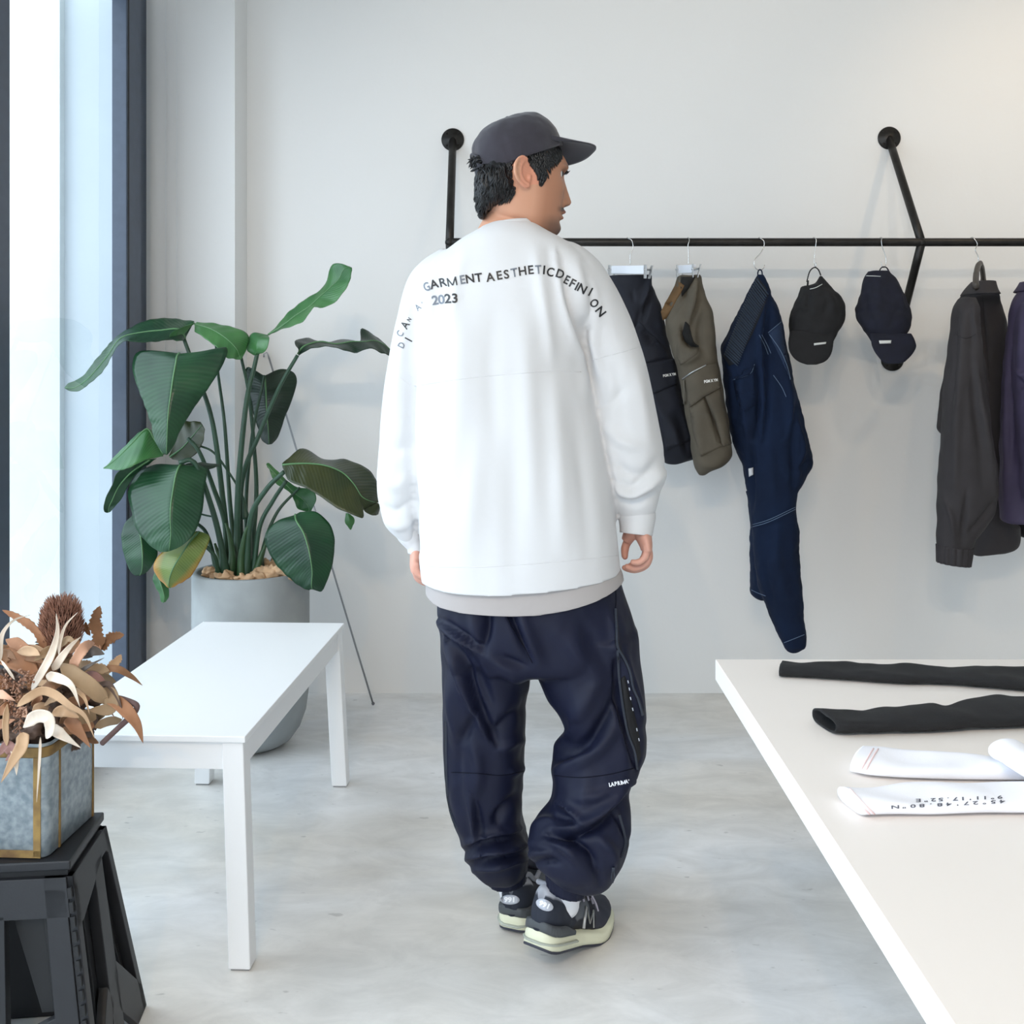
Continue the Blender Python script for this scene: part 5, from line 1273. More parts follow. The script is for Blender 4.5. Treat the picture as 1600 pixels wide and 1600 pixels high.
clip_hanger('white clip hanger holding the navy cargo shorts', A([(430, 25), (478, 45), (498, 110), (492, 165), (464, 235), (462, 300), (462, 362)]), P(957, 421.5, 3.79), P(1009, 421.5, 3.60), 'clip hangers on the rail')
clip_hanger('white clip hanger seen nearly end-on, holding the olive cargo shorts', A([(1232, 22), (1238, 50), (1222, 110), (1228, 200), (1228, 260), (1228, 362)]), P(1062, 421, 3.78), P(1085, 420, 3.575), 'clip hangers on the rail')

# ---- navy cargo shorts
B = zz(940, 340, 3.81); Br = zr(940, 340, 3.81)
M_nshort = mat('navy_ripstop', (16, 20, 33), 0.8, var=0.15, vscale=20, bump=0.3, bscale=900, bdist=0.0005)
M_olive = mat('olive_ripstop', (80, 73, 61), 0.8, var=0.12, vscale=16, bump=0.3, bscale=900, bdist=0.0005)
M_wthread = mat('white_embroidery', (232, 232, 228), 0.7)
def shorts_navy():
    t = thing('cargo_shorts', 'navy cargo shorts clipped to a white hanger just right of the man', 'shorts', tuple(P(1010, 560, 3.69)))
    V, Fc = fuse([sil([(431, 945, 1019, 3.76, .065), (450, 948, 1022, 3.76, .068), (480, 953, 1029, 3.76, .07), (520, 960, 1036, 3.76, .07), (560, 970, 1052, 3.76, .07), (600, 982, 1064, 3.76, .07), (640, 993, 1076, 3.76, .07), (680, 1005, 1083, 3.76, .07), (704, 1014, 1083, 3.76, .068), (714, 1028, 1086, 3.76, .06), (725, 1040, 1056, 3.76, .04)], 70, 60)], .006, 2)
    V = rfolds(V, Fc, [(B([(300, 350), (280, 450), (240, 600)]), 5, .010, 's'), (B([(180, 430), (190, 500)]), 3, -.004), (B([(200, 640), (280, 700), (340, 760)]), 5, -.012), (B([(330, 480), (350, 640), (400, 780)]), 7, .008), (B([(270, 480), (230, 580), (215, 640)]), 5, -.010),
                      (B([(330, 1130), (420, 1250), (470, 1380)]), 8, .008), (B([(450, 1150), (490, 1300), (510, 1400)]), 6, -.008), (B([(420, 850), (440, 1000)]), 6, .006)] + [(B([(100 + 18*k, 400), (104 + 18*k, 450 + (k % 3)*12)]), 1.8, -.002) for k in range(9)])
    V = wrinkle(V, Fc, .004, 22, 1)
    o = mk('shorts_body', V, Fc, M_nshort, t); tr = bvh(V, Fc)
    drape(tr, 'pocket_lip', B([(200, 655), (222, 612), (270, 680), (335, 730), (400, 800), (400, 832), (262, 866), (225, 760)]), M_nshort, t, .004, .004)
    drape(tr, 'cargo_pocket', B([(305, 1040), (448, 985), (500, 1180), (545, 1320), (385, 1388), (345, 1200)]), M_nshort, t, .004, .008)
    fl = drape(tr, 'pocket_flap', B([(258, 872), (440, 838), (452, 986), (302, 1052)]), M_nshort, t, .010, .005)
    mb = MB(); lay_text(mb, tr, 'PGM X YM', *B([(404, 937)])[0], 5.6, -9, .78, .013, bold=.04); mb.obj('flap_print', M_wthread, t, True)
    return t
shorts_navy()
def shorts_olive():
    t = thing('cargo_shorts', 'olive cargo shorts with a zipped pocket, hanging between navy shorts and jeans', 'shorts', tuple(P(1090, 560, 3.65)))
    V, Fc = fuse([sil([(431, 1060, 1095, 3.63, .062), (450, 1054, 1098, 3.63, .066), (470, 1047, 1103, 3.63, .07), (490, 1041, 1109, 3.63, .072), (505, 1040, 1112, 3.63, .072), (540, 1047, 1117, 3.63, .072), (580, 1060, 1124, 3.63, .072), (620, 1066, 1131, 3.63, .072), (660, 1074, 1138, 3.63, .072), (690, 1080, 1142, 3.63, .072), (710, 1081, 1144, 3.63, .07), (724, 1084, 1132, 3.63, .07), (742, 1092, 1101, 3.63, .02)], 70, 60)], .006, 2)
    V = rfolds(V, Fc, [(B([(580, 370), (560, 500), (530, 620)]), 5, .010, 's'), (B([(600, 450), (640, 600), (660, 780)]), 6, .008), (B([(540, 400), (470, 500), (400, 590)]), 6, -.008), (B([(480, 650), (490, 720), (520, 760), (580, 770)]), 5, -.016), (B([(590, 600), (585, 720), (620, 830)]), 6, -.009),
                      (B([(460, 860), (520, 850), (590, 800)]), 6, .008), (B([(620, 1080), (680, 1220), (720, 1340)]), 4, -.010), (B([(560, 1150), (580, 1300), (590, 1450)]), 9, .008), (B([(500, 420), (490, 470)]), 5, -.01)])
    V = wrinkle(V, Fc, .004, 22, 6)
    mk('shorts_body', V, Fc, M_olive, t); tr = bvh(V, Fc)
    drape(tr, 'waist_lining', B([(452, 372), (492, 405), (440, 490), (385, 600), (366, 612), (352, 560), (400, 470)]), mat('brown_lining', (92, 66, 34), .8, var=.15, vscale=30), t, .004, .002)
    drape(tr, 'waist_inside', B([(470, 352), (560, 352), (520, 420), (480, 470), (470, 420)]), mat('black_waist', (22, 20, 18), .9), t, .003, .001)
    drape(tr, 'pocket_opening_shade', B([(496, 622), (524, 642), (528, 700), (548, 745), (582, 769), (535, 768), (497, 738), (479, 690)]), mat('pocket_shade', (14, 13, 12), .9), t, .007, .001)  # near-black patch on the cloth, shade inside the pocket put in as colour
    drape(tr, 'pocket_lip', B([(448, 700), (470, 672), (478, 700), (492, 740), (530, 770), (582, 774), (575, 800), (470, 880), (446, 830)]), M_olive, t, .005, .004)
    drape(tr, 'cargo_pocket', B([(520, 1130), (612, 1070), (660, 1200), (690, 1340), (740, 1350), (590, 1424), (545, 1290)]), M_olive, t, .004, .010)
    drape(tr, 'pocket_gusset', B([(618, 1066), (708, 1016), (745, 1180), (776, 1345), (725, 1362), (668, 1200)]), M_olive, t, .010, .006)
    drape(tr, 'pocket_flap', B([(486, 962), (600, 884), (690, 862), (712, 1012), (606, 1068), (522, 1128), (505, 1060)]), M_olive, t, .013, .005)
    q = seam(tr, B([(480, 962), (540, 920), (622, 878)]), 0, 20, .015)
    if len(q) > 3: MB().tube(q, .0022, 8).obj('pocket_zip', M_clip, t, True)
    q = seam(tr, B([(490, 965), (491, 1040), (489, 1125)]), 0, 12, .020)
    if len(q) > 3: MB().tube(q, .0040, 8, flat=.5).obj('zip_pull', mat('olive_tape', (96, 92, 82), .7), t, True)
    mb = MB(); lay_text(mb, tr, 'PGM X YM', *B([(651, 972)])[0], 6.0, -8, .78, .0195, bold=.04); mb.obj('flap_print', M_wthread, t, True)
    return t
shorts_olive()

# ---- jeans on an S-hook
def hook_thing(label, pts, grp='wire S-hooks on the rail'):
    t = thing('wire_hook', label, 'hook', tuple(P(*pts[0][:2], YR)), grp)
    wire(pts, YR - .018, t, 'hook_wire', .0015); return t
hook_thing('bent steel wire S-hook holding the blue jeans', B([(945, 125), (966, 140), (966, 172), (945, 212), (913, 250), (909, 285), (925, 309), (945, 313), (962, 303), (971, 282)]))
J = zz(1100, 360, 2.353); Jr = zr(1100, 360, 2.353)
def jeans():
    M_den = mat('dark_denim', (11, 26, 50), 0.9, spec=.25, bump=0.5, bscale=1000, bdist=0.0006, var=0.22, vscale=9, stretch=(1, 1, .35))
    M_pale = mat('paler_denim', (16, 36, 64), 0.85, bump=0.4, bscale=1000, bdist=0.0006, var=0.2, vscale=12)  # paler blue than the main denim, for one pocket
    M_st = mat('pale_stitch', (92, 112, 138), .7)
    t = thing('jeans', 'dark blue denim jeans with elastic waist hanging from a hook beside two caps', 'jeans', tuple(P(1195, 660, 3.66)))
    up = sil(Jr([(158, 196, 222, 3.66, .010), (200, 176, 238, 3.66, .03), (240, 155, 250, 3.66, .05), (300, 128, 273, 3.66, .075), (380, 90, 294, 3.66, .095), (440, 64, 304, 3.66, .105), (520, 72, 318, 3.66, .108), (640, 85, 346, 3.66, .105), (720, 95, 368, 3.66, .10), (790, 110, 386, 3.66, .095), (850, 136, 397, 3.66, .09), (900, 152, 374, 3.65, .085), (985, 166, 337, 3.64, .08),
        (1090, 178, 344, 3.635, .075), (1200, 184, 350, 3.63, .072), (1300, 200, 356, 3.63, .068), (1400, 236, 363, 3.63, .062), (1480, 272, 370, 3.63, .056), (1525, 292, 372, 3.63, .050), (1548, 306, 336, 3.63, .02)]), 120, 60)
    leg2 = sil(Jr([(960, 158, 260, 3.72, .06), (1090, 171, 250, 3.72, .06), (1200, 172, 240, 3.72, .058), (1335, 172, 232, 3.72, .055), (1352, 190, 228, 3.72, .04), (1362, 212, 226, 3.72, .01)]), 40, 40)
    V, Fc = fuse([up, leg2], .006, 2)
    V = rfolds(V, Fc, [(J([(235, 240), (215, 400), (225, 600), (215, 760)]), 6, .013, 's'), (J([(200, 480), (205, 600), (195, 760)]), 6, -.018), (J([(260, 380), (300, 560), (330, 760), (325, 900)]), 8, .014), (J([(330, 640), (325, 800), (330, 960)]), 5, -.014), (J([(130, 520), (150, 640), (165, 780)]), 7, .010), (J([(110, 560), (120, 700)]), 5, -.008),
        (J([(180, 800), (175, 900), (172, 1030)]), 5, -.012), (J([(240, 760), (250, 900), (260, 1010)]), 10, .008), (J([(280, 1060), (270, 1200), (300, 1350)]), 8, .007), (J([(210, 1110), (225, 1250), (255, 1400)]), 6, -.007), (J([(335, 880), (370, 860), (390, 840)]), 5, -.008), (J([(340, 700), (360, 800), (340, 920)]), 5, .010), (J([(172, 1090), (250, 1070), (335, 1022)]), 2.5, .003)])
    V = wrinkle(V, Fc, .005, 20, 3); V = wrinkle(V, Fc, .0018, 60, 8)
    mk('jeans_body', V, Fc, M_den, t); tr = bvh(V, Fc)
    drape(tr, 'patch_pocket', J([(108, 552), (168, 530), (188, 490), (190, 640), (150, 668), (120, 630)]), M_den, t, .003, .003)
    drape(tr, 'patch_pocket', J([(236, 378), (284, 338), (300, 420), (318, 545), (300, 500)]), M_pale, t, .0034, .003)
    wb = drape(tr, 'waistband', J([(197, 168), (224, 205), (238, 232), (212, 300), (178, 380), (120, 488), (92, 498), (70, 462), (108, 372), (150, 285)]), mat('black_denim', (16, 22, 32), .85, bump=.5, bscale=500, bdist=.001), t, .003, .004)
    g = MB()
    for k in range(34):
        u = k/33; a = J([(193 - 118*u**.9, 178 + 275*u)])[0]; b = J([(236 - 112*u**.9, 236 + 262*u)])[0]
        q = seam(tr, [a, ((a[0]+b[0])/2, (a[1]+b[1])/2 + .4*math.sin(k*2.1)), b], 0, 10, .0075)
        if len(q) > 4: g.tube(q, .0024, 6)
    g = g.obj('elastic_gathers', mat('gathered_denim', (40, 52, 68), .85), t, True); g['kind'] = 'stuff'
    for pts in ([(174, 1083), (240, 1063), (335, 1018)], [(174, 1091), (240, 1071), (335, 1026)], [(236, 376), (284, 336)], [(240, 382), (280, 440), (306, 500), (318, 548)], [(106, 550), (168, 528), (186, 492)], [(203, 384), (222, 420), (236, 456)], [(213, 384), (232, 420), (246, 452)], [(255, 532), (285, 575), (302, 612)],
                [(174, 1322), (200, 1334), (226, 1344)], [(294, 1516), (335, 1500), (369, 1486)]):
        mb = MB(); stitch(mb, tr, J(pts), .0011, off=.0045)
        if mb.V: mb.obj('stitch_line', M_st, t, True)
    drape(tr, 'white_tag', J([(163, 876), (181, 872), (181, 898), (165, 906)]), mat('white_label', (206, 208, 212), .7), t, .003, .001, 3)
    MB().tube(catmull([tuple(P(*J([p])[0], 3.655)) for p in ((200, 175), (198, 155), (205, 144), (213, 152), (214, 178))], 20), .0024, 8).obj('belt_loop', M_den, t, True)
    return t
jeans()

# ---- two caps hanging by their straps
K = zz(1210, 360, 6.957); Kr = zr(1210, 360, 6.957)
M_cblack = mat('black_cotton', (20, 19, 21), .88, var=.2, vscale=30, bump=.4, bscale=800, bdist=.0006)
M_cnavy = mat('navy_cotton', (13, 15, 32), .88, var=.2, vscale=30, bump=.4, bscale=800, bdist=.0006)
M_wlabel = mat('woven_label', (205, 206, 202), .7)
hook_thing('thin steel wire hook holding the black cap', K([(443, 82), (455, 105), (448, 180), (437, 270), (432, 345), (440, 385), (452, 398), (452, 350)]))
hook_thing('curved steel wire hook holding the navy cap beside the bracket', K([(1175, 72), (1163, 108), (1170, 170), (1195, 240), (1213, 310), (1212, 375), (1194, 402), (1172, 395), (1160, 345)]))
def hung_cap(name, label, m, crown, brim, strokes, loop, lab, txt, tab=None):
    t = thing(name, label, 'cap', tuple(P(*K([(crown[4][1], crown[4][0])])[0], 3.65)), 'caps hanging on the rail')
    V, Fc = fuse([sil(Kr(crown), 60, 60, .9)], .0035, 2); V = folds(V, Fc, [(K(s[0]),) + tuple(s[1:]) for s in strokes]); V = wrinkle(V, Fc, .003, 40, 2)
    mk('crown', V, Fc, m, t); tr = bvh(V, Fc)
    V2, F2 = fuse([sil(Kr(brim), 40, 50, .9)], .0025, 2); mk('brim', V2, F2, m, t)
    q = catmull([tuple(P(*p[:2], 3.652)) for p in K(loop)], 30); MB().tube(q, .0036, 8, flat=.6).obj('strap', m, t, True)
    if tab: MB().tube(catmull([tuple(P(*p[:2], 3.635)) for p in K(tab)], 10), .0068, 10, flat=.4).obj('strap_tab', m, t, True)
    tb = MB(); tb.add(V, Fc); tb.add(V2, F2); tb = bvh(tb.V, tb.F)
    drape(tb, 'front_label', K(lab), M_wlabel, t, .003, .001, 3)
    mb = MB(); stitch(mb, tr, K(txt), .0013, off=.002)
    if mb.V: mb.obj('taped_lettering', M_wlabel, t, True)
    return t
hung_cap('cap', 'black cap hanging by its strap, nearer to the jeans', M_cblack,
    [(492, 494, 514, 3.655, .006), (540, 468, 553, 3.655, .02), (582, 430, 588, 3.655, .03), (606, 300, 606, 3.65, .035), (650, 285, 643, 3.65, .045), (750, 245, 735, 3.65, .06), (860, 198, 765, 3.65, .068), (980, 164, 755, 3.65, .07), (1060, 166, 715, 3.645, .066), (1150, 166, 660, 3.64, .055), (1230, 200, 630, 3.63, .03)],
    [(1090, 175, 660, 3.60, .010), (1150, 158, 652, 3.592, .012), (1220, 150, 643, 3.585, .012), (1300, 158, 632, 3.578, .011), (1370, 195, 605, 3.572, .010), (1430, 265, 545, 3.568, .009), (1460, 350, 460, 3.566, .006)],
    [([(370, 620), (365, 750), (350, 860)], 5, -.008), ([(520, 620), (620, 760), (640, 900)], 6, .006), ([(400, 840), (350, 850), (300, 880)], 5, .006), ([(610, 700), (560, 860), (500, 1000)], 6, -.005), ([(200, 1120), (400, 1190), (640, 1150)], 3, -.004)],
    [(352, 560), (375, 470), (400, 425), (440, 402), (478, 428), (505, 490)], [(432, 1226), (565, 1212), (560, 1232), (434, 1248)], [(385, 638), (450, 622), (520, 585)], [(365, 545), (360, 600), (345, 660)])
hung_cap('cap', 'navy cap hanging by its strap in front of the wall bracket', M_cnavy,
    [(440, 1020, 1248, 3.655, .02), (500, 985, 1298, 3.655, .03), (570, 963, 1340, 3.655, .042), (700, 937, 1400, 3.655, .055), (800, 908, 1440, 3.655, .062), (868, 888, 1468, 3.655, .066), (930, 893, 1478, 3.65, .068), (1000, 924, 1480, 3.645, .066), (1080, 975, 1455, 3.64, .06), (1160, 1035, 1410, 3.635, .05), (1225, 1065, 1340, 3.62, .03)],
    [(1120, 1035, 1490, 3.595, .010), (1190, 1046, 1526, 3.588, .012), (1260, 1060, 1543, 3.582, .012), (1330, 1095, 1512, 3.575, .011), (1395, 1145, 1455, 3.570, .010), (1435, 1182, 1405, 3.567, .009), (1452, 1230, 1350, 3.566, .006)],
    [([(1000, 640), (1000, 800), (1040, 1000)], 5, -.006), ([(1150, 500), (1130, 700), (1160, 1000)], 8, .006), ([(1300, 560), (1380, 760), (1400, 960)], 7, .005), ([(910, 900), (960, 1000), (1030, 1090)], 5, .006), ([(1040, 1150), (1200, 1210), (1480, 1130)], 3, -.004)],
    [(1138, 460), (1155, 415), (1188, 396), (1222, 408), (1252, 460)], [(1138, 1197), (1272, 1194), (1268, 1226), (1145, 1230)], [(1000, 494), (1080, 496), (1155, 500)])

# ---- jackets at the right-hand end
Q = zz(1420, 360, 2.963); Qr = zr(1420, 360, 2.963)
def coat_hanger(label, hx, Y=YR, grp='coat hangers on the rail'):
    t = thing('coat_hanger', label, 'hanger', tuple(P(hx, 400, Y)), grp)
    h = [(hx - 3, 373), (hx + 2, 381), (hx - 1, 391), (hx + 3, 400), (hx + 4.5, 412)]
    wire(h, YR - .018, t)
    m = mat('dark_hanger', (66, 60, 54), .45)
    c = P(hx + 6, 428, Y - .02)
    MB().tube(catmull([tuple(c + Vector(v)) for v in ((.000, -.005, .036), (-.022, -.04, .026), (-.054, -.10, .000), (-.078, -.15, -.034), (-.09, -.18, -.06))], 20), [.008]*4 + [.009]*8 + [.010]*8, 12, flat=1.3).obj('hanger_arm', m, t, True)
    MB().tube(catmull([tuple(c + Vector(v)) for v in ((.000, -.005, .036), (.020, .03, .024), (.046, .08, -.004), (.064, .12, -.036), (.074, .14, -.06))], 20), [.008]*4 + [.009]*8 + [.010]*8, 12, flat=1.3).obj('hanger_arm', m, t, True)
    return t
def jacket_charcoal():
    m = mat('charcoal_nylon', (46, 42, 44), .8, var=.08, vscale=20, bump=.3, bscale=900, bdist=.0005)
    t = thing('jacket', 'charcoal jacket with gathered cuffs on a dark hanger at the right end of the rail', 'jacket', tuple(P(1510, 650, 3.64)))
    body = sil(Qr([(262, 300, 384, 3.66, .05), (300, 262, 396, 3.66, .09), (345, 240, 412, 3.72, .085), (450, 262, 440, 3.745, .085), (600, 270, 434, 3.755, .085), (800, 280, 424, 3.76, .085), (1000, 290, 418, 3.76, .085), (1200, 300, 414, 3.76, .085), (1335, 298, 416, 3.76, .085), (1362, 298, 500, 3.76, .085), (1450, 292, 499, 3.76, .08), (1490, 290, 430, 3.76, .06), (1502, 290, 330, 3.76, .03)]), 90, 60)
    slv = sil(Qr([(312, 240, 300, 3.56, .04), (360, 216, 318, 3.545, .065), (450, 210, 326, 3.53, .075), (600, 190, 336, 3.52, .08), (750, 172, 352, 3.515, .08), (900, 162, 368, 3.51, .08), (1000, 155, 380, 3.51, .08), (1100, 146, 392, 3.51, .078), (1200, 140, 402, 3.51, .076), (1290, 137, 398, 3.51, .072), (1370, 135, 350, 3.51, .062), (1440, 135, 300, 3.51, .05), (1475, 138, 288, 3.51, .045)]), 90, 50)
    back = sil(Qr([(560, 190, 260, 3.74, .05), (750, 160, 240, 3.74, .06), (880, 141, 230, 3.74, .06), (915, 141, 225, 3.74, .06), (945, 160, 220, 3.74, .04)]), 30, 30)
    V, Fc = fuse([body, slv, back], .006, 3)
    V = rfolds(V, Fc, [(Q([(225, 400), (215, 600), (195, 800)]), 4, -.008), (Q([(255, 380), (245, 600), (225, 900), (215, 1200)]), 7, .010), (Q([(290, 400), (300, 700), (330, 1000), (345, 1200)]), 8, -.008), (Q([(300, 560), (340, 850), (385, 1100), (400, 1240)]), 6, .010), (Q([(400, 1250), (350, 1330), (280, 1400)]), 6, -.012), (Q([(160, 1240), (200, 1330), (210, 1450)]), 5, .008), (Q([(270, 1200), (255, 1350), (240, 1460)]), 5, -.008), (Q([(340, 330), (350, 450), (370, 620)]), 4, -.007), (Q([(312, 310), (300, 370), (315, 500)]), 4, .006)])
    V = wrinkle(V, Fc, .004, 18, 5)
    mk('jacket_body', V, Fc, m, t); tr = bvh(V, Fc)
    V3, F3 = sil(Qr([(240, 304, 386, 3.655, .052), (258, 288, 388, 3.655, .062), (280, 272, 392, 3.655, .075), (300, 262, 398, 3.655, .09)]), 14, 50, cap=False); c = mk('collar', V3, F3, m, t); c.modifiers.new('s', 'SOLIDIFY').thickness = .004
    R = []
    for i in range(10):
        u = i/9; v = 1462 + 84*u
        xl, xr = 137 + 2*u, 290 - 14*u
        c0 = P(*Q([((xl+xr)/2, v)])[0], 3.51); hw = (xr-xl)/2/2.963/F*3.51
        R.append([(c0.x + hw*(1 + .05*math.cos(k*math.pi/2.5))*math.cos(2*math.pi*k/80), 3.51 + .045*(1 + .06*math.cos(k*math.pi/2.5))*math.sin(2*math.pi*k/80), c0.z - .006*math.cos(2*math.pi*k/80)) for k in range(80)])
    V4, F4 = loft(np.array(R), False); c = mk('cuff', V4, F4, m, t); c.modifiers.new('s', 'SOLIDIFY').thickness = .004
    for pts in ([(340, 300), (350, 420), (362, 560), (372, 700)], [(215, 480), (265, 500), (310, 480)]):
        mb = MB(); stitch(mb, tr, Q(pts), .0012, off=.001)
        if mb.V: mb.obj('seam', mat('dark_thread', (34, 31, 33), .8), t, True)
    return t
coat_hanger('dark coat hanger in the charcoal jacket', 1525)
jacket_charcoal()
def jacket_purple():
    m = mat('purple_nylon', (58, 50, 76), .75, var=.08, vscale=16, bump=.25, bscale=900, bdist=.0005)
    t = thing('jacket', 'dark purple jacket cut off by the right edge, beside the charcoal one', 'jacket', tuple(P(1610, 620, 3.62)))
    body = sil(Qr([(262, 525, 640, 3.62, .05), (300, 505, 690, 3.60, .07), (350, 480, 720, 3.58, .075), (450, 466, 740, 3.565, .075), (600, 448, 740, 3.565, .075), (800, 436, 735, 3.565, .075), (1000, 429, 730, 3.565, .072), (1200, 426, 730, 3.565, .07), (1335, 426, 730, 3.565, .07), (1352, 440, 700, 3.565, .075)]), 80, 60)
    slv = sil(Qr([(330, 520, 620, 3.54, .04), (420, 508, 640, 3.50, .07), (600, 497, 650, 3.49, .08), (700, 494, 660, 3.49, .08), (900, 500, 660, 3.49, .08), (1000, 512, 655, 3.49, .07), (1150, 520, 640, 3.49, .06), (1250, 530, 630, 3.49, .05)]), 70, 50)
    V, Fc = fuse([body, slv], .006, 3)
    V = rfolds(V, Fc, [(Q([(465, 480), (455, 800), (445, 1250)]), 6, .008), (Q([(485, 420), (480, 700), (476, 1100)]), 5, -.007), (Q([(500, 640), (520, 670), (540, 660)]), 4, .010), (Q([(505, 680), (520, 720), (540, 700)]), 4, -.012), (Q([(520, 400), (515, 520), (510, 620)]), 5, .006)])
    V = wrinkle(V, Fc, .004, 18, 11)
    mk('jacket_body', V, Fc, m, t)
    V3, F3 = sil(Qr([(240, 530, 630, 3.615, .052), (262, 520, 640, 3.615, .065), (285, 508, 660, 3.615, .085)]), 12, 50, cap=False); c = mk('collar', V3, F3, m, t); c.modifiers.new('s', 'SOLIDIFY').thickness = .004
    g = thing('trousers', 'black trousers hem showing below the purple jacket at the right edge', 'trousers', tuple(P(1605, 780, 3.80)))
    V, Fc = fuse([sil(Qr([(420, 520, 640, 3.82, .02), (700, 510, 650, 3.82, .03), (1000, 506, 650, 3.82, .035), (1300, 505, 650, 3.82, .035), (1405, 506, 650, 3.82, .035), (1420, 520, 620, 3.82, .02)]), 60, 30)], .006, 2)
    V = wrinkle(V, Fc, .004, 18, 21); mk('trouser_leg', V, Fc, mat('black_cloth', (22, 20, 24), .85), g)
coat_hanger('dark coat hanger in the purple jacket, just beyond the right edge', 1612)
jacket_purple()
# ================================================================== clothes laid flat on the display table
def flat(rows, z0, h, n=26, m=70, e=.7, cap=True):
    """rows of ((far x, y), (near x, y)) read on the table top"""
    a = np.array([[*r[0], *r[1]] for r in rows], float); q = catmull(a, m); R = []
    for xt, yt, xb, yb in q:
        A, Bq = G(xt, yt, z0 + h*.6), G(xb, yb, z0); c = (A + Bq)/2; hv = (A - Bq)/2; hv.z = 0; c.z = z0 + h/2
        ring = []
        for k in range(n):
            t = 2*math.pi*k/n; co, si = math.cos(t), math.sin(t)
            p = c + hv*(math.copysign(abs(co)**e, co)); p.z = c.z + h/2*math.copysign(abs(si)**e, si); ring.append(tuple(p))
        R.append(ring)
    return loft(np.array(R), cap)
def top_wrinkle(V, Fc, z0, amp, sc, seed):
    V = np.array(V); k = np.clip((V[:, 2] - z0)/.012, 0, 1)
    V[:, 2] += k*amp*np.array([mnoise.noise(Vector((v[0]*sc + seed, v[1]*sc*1.6, seed))) for v in V]); return V
def table_clothes():
    M_bk = mat('black_knit', (25, 25, 27), .92, bump=.5, bscale=700, bdist=.0008, var=.12, vscale=60)
    t = thing('trousers', 'black knit trousers lying flat on the white table, legs pointing left', 'trousers', tuple(G(1480, 1085, TZ)))
    z0 = TZ + .001
    for rows, h, s in (([((1223, 1034), (1217, 1059)), ((1262, 1036.5), (1262, 1061.5)), ((1320, 1038), (1325, 1066)), ((1400, 1040), (1405, 1071)), ((1460, 1043), (1465, 1072)), ((1530, 1042), (1535, 1077)), ((1600, 1045), (1610, 1083)), ((1720, 1040), (1740, 1090))], .016, 2),
                    ([((1269, 1113), (1306, 1150)), ((1292, 1113.5), (1325, 1151)), ((1340, 1111), (1365, 1150)), ((1400, 1107), (1420, 1148.5)), ((1452, 1103), (1465, 1147)), ((1478, 1105), (1490, 1146)), ((1510, 1097), (1520, 1144)), ((1555, 1089), (1560, 1142)), ((1600, 1091), (1610, 1140)), ((1720, 1084), (1740, 1136))], .020, 7)):
        V, Fc = flat(rows, z0, h, 30, 110, cap=False); V = top_wrinkle(V, Fc, z0, .005, 14, s); V = wrinkle(V, Fc, .0016, 40, s)
        V[:, 2] = np.maximum(V[:, 2], TZ + .0006)
        o = mk('trouser_leg', V, Fc, M_bk, t); sd = o.modifiers.new('s', 'SOLIDIFY'); sd.thickness = .0022; sd.offset = -1
    V, Fc = flat([((1690, 1034), (1715, 1137)), ((1780, 1032), (1830, 1140)), ((1900, 1034), (1980, 1138))], z0, .022, 30, 30); mk('waist', top_wrinkle(V, Fc, z0, .006, 16, 3), Fc, M_bk, t)

    M_wh = mat('white_cotton', (240, 240, 246), .9, bump=.35, bscale=700, bdist=.0006)
    M_pink = mat('pink_stitching', (238, 212, 212), .8)
    W = zz(1300, 1150, 5.333)
    def rw(rows): return [(W([a])[0], W([b])[0]) for a, b in rows]
    t = thing('trousers', 'white cotton trousers with printed coordinates lying on the white table', 'trousers', tuple(G(1480, 1220, TZ)))
    trees = []
    for rows, h, s in (([((275, 88), (150, 325)), ((330, 92), (215, 340)), ((420, 103), (330, 360)), ((600, 135), (560, 374)), ((900, 172), (870, 386)), ((1200, 192), (1200, 390)), ((1600, 212), (1600, 395)), ((2300, 225), (2400, 400))], .016, 4),
                    ([((45, 440), (270, 692)), ((100, 433), (310, 693)), ((200, 430), (370, 692)), ((420, 428), (520, 688)), ((700, 418), (760, 684)), ((1050, 402), (1100, 680)), ((1600, 398), (1620, 670)), ((2300, 385), (2400, 665))], .018, 9)):
        V, Fc = flat(rw(rows), z0, h, 30, 110); V = top_wrinkle(V, Fc, z0, .007, 14, s); V[:, 2] = np.maximum(V[:, 2], TZ + .0006)
        mk('trouser_leg', V, Fc, M_wh, t); trees.append(bvh(V, Fc))
    V, Fc = flat(rw([((2250, 210), (2300, 680)), ((2600, 200), (2700, 690)), ((3000, 210), (3100, 690))]), z0, .022, 30, 30); mk('waist', V, Fc, M_wh, t)
    for tr, lines in ((trees[0], ([(385, 108), (340, 180), (285, 280)], [(345, 104), (300, 180), (245, 275)])), (trees[1], ([(150, 440), (260, 560), (385, 680)], [(110, 440), (220, 560), (345, 682)]))):
        for pts in lines:
            mb = MB(); stitch(mb, tr, W(pts), .0010, off=.0006)
            if mb.V: mb.obj('hem_stitch', M_pink, t, True)
    ink = MB()
    for s, pts, sz in (('45\u00b027\u203248.80\u2033N'.replace('\u2032', "'").replace('\u2033', '"'), ((1455, 542), (490, 592)), 12), ('9\u00b011\'17.52"E', ((1430, 506), (690, 536)), 11.5)):
        (xa, ya), (xb, yb) = W(pts); n = len(s)
        for i, c in enumerate(s):
            u = (i + .5)/n; lay_text(ink, trees[1], c, xa + (xb-xa)*u, ya + (yb-ya)*u, sz, 177, 1.5, .0010, sy=.62, bold=.02)
    if ink.V: ink.obj('printed_coordinates', mat('grey_print', (92, 94, 104), .7), t, True)
    t = thing('shirt', 'white cotton garment with a rolled end lying on top of the white trousers', 'shirt', tuple(G(1590, 1190, TZ)))
    q = [W([p])[0] for p in ((1425, 120), (1480, 160), (1600, 235), (1800, 320), (2100, 380))]
    c = [G(x, y, TZ + .03) + Vector((0, 0, .004)) for x, y in q]
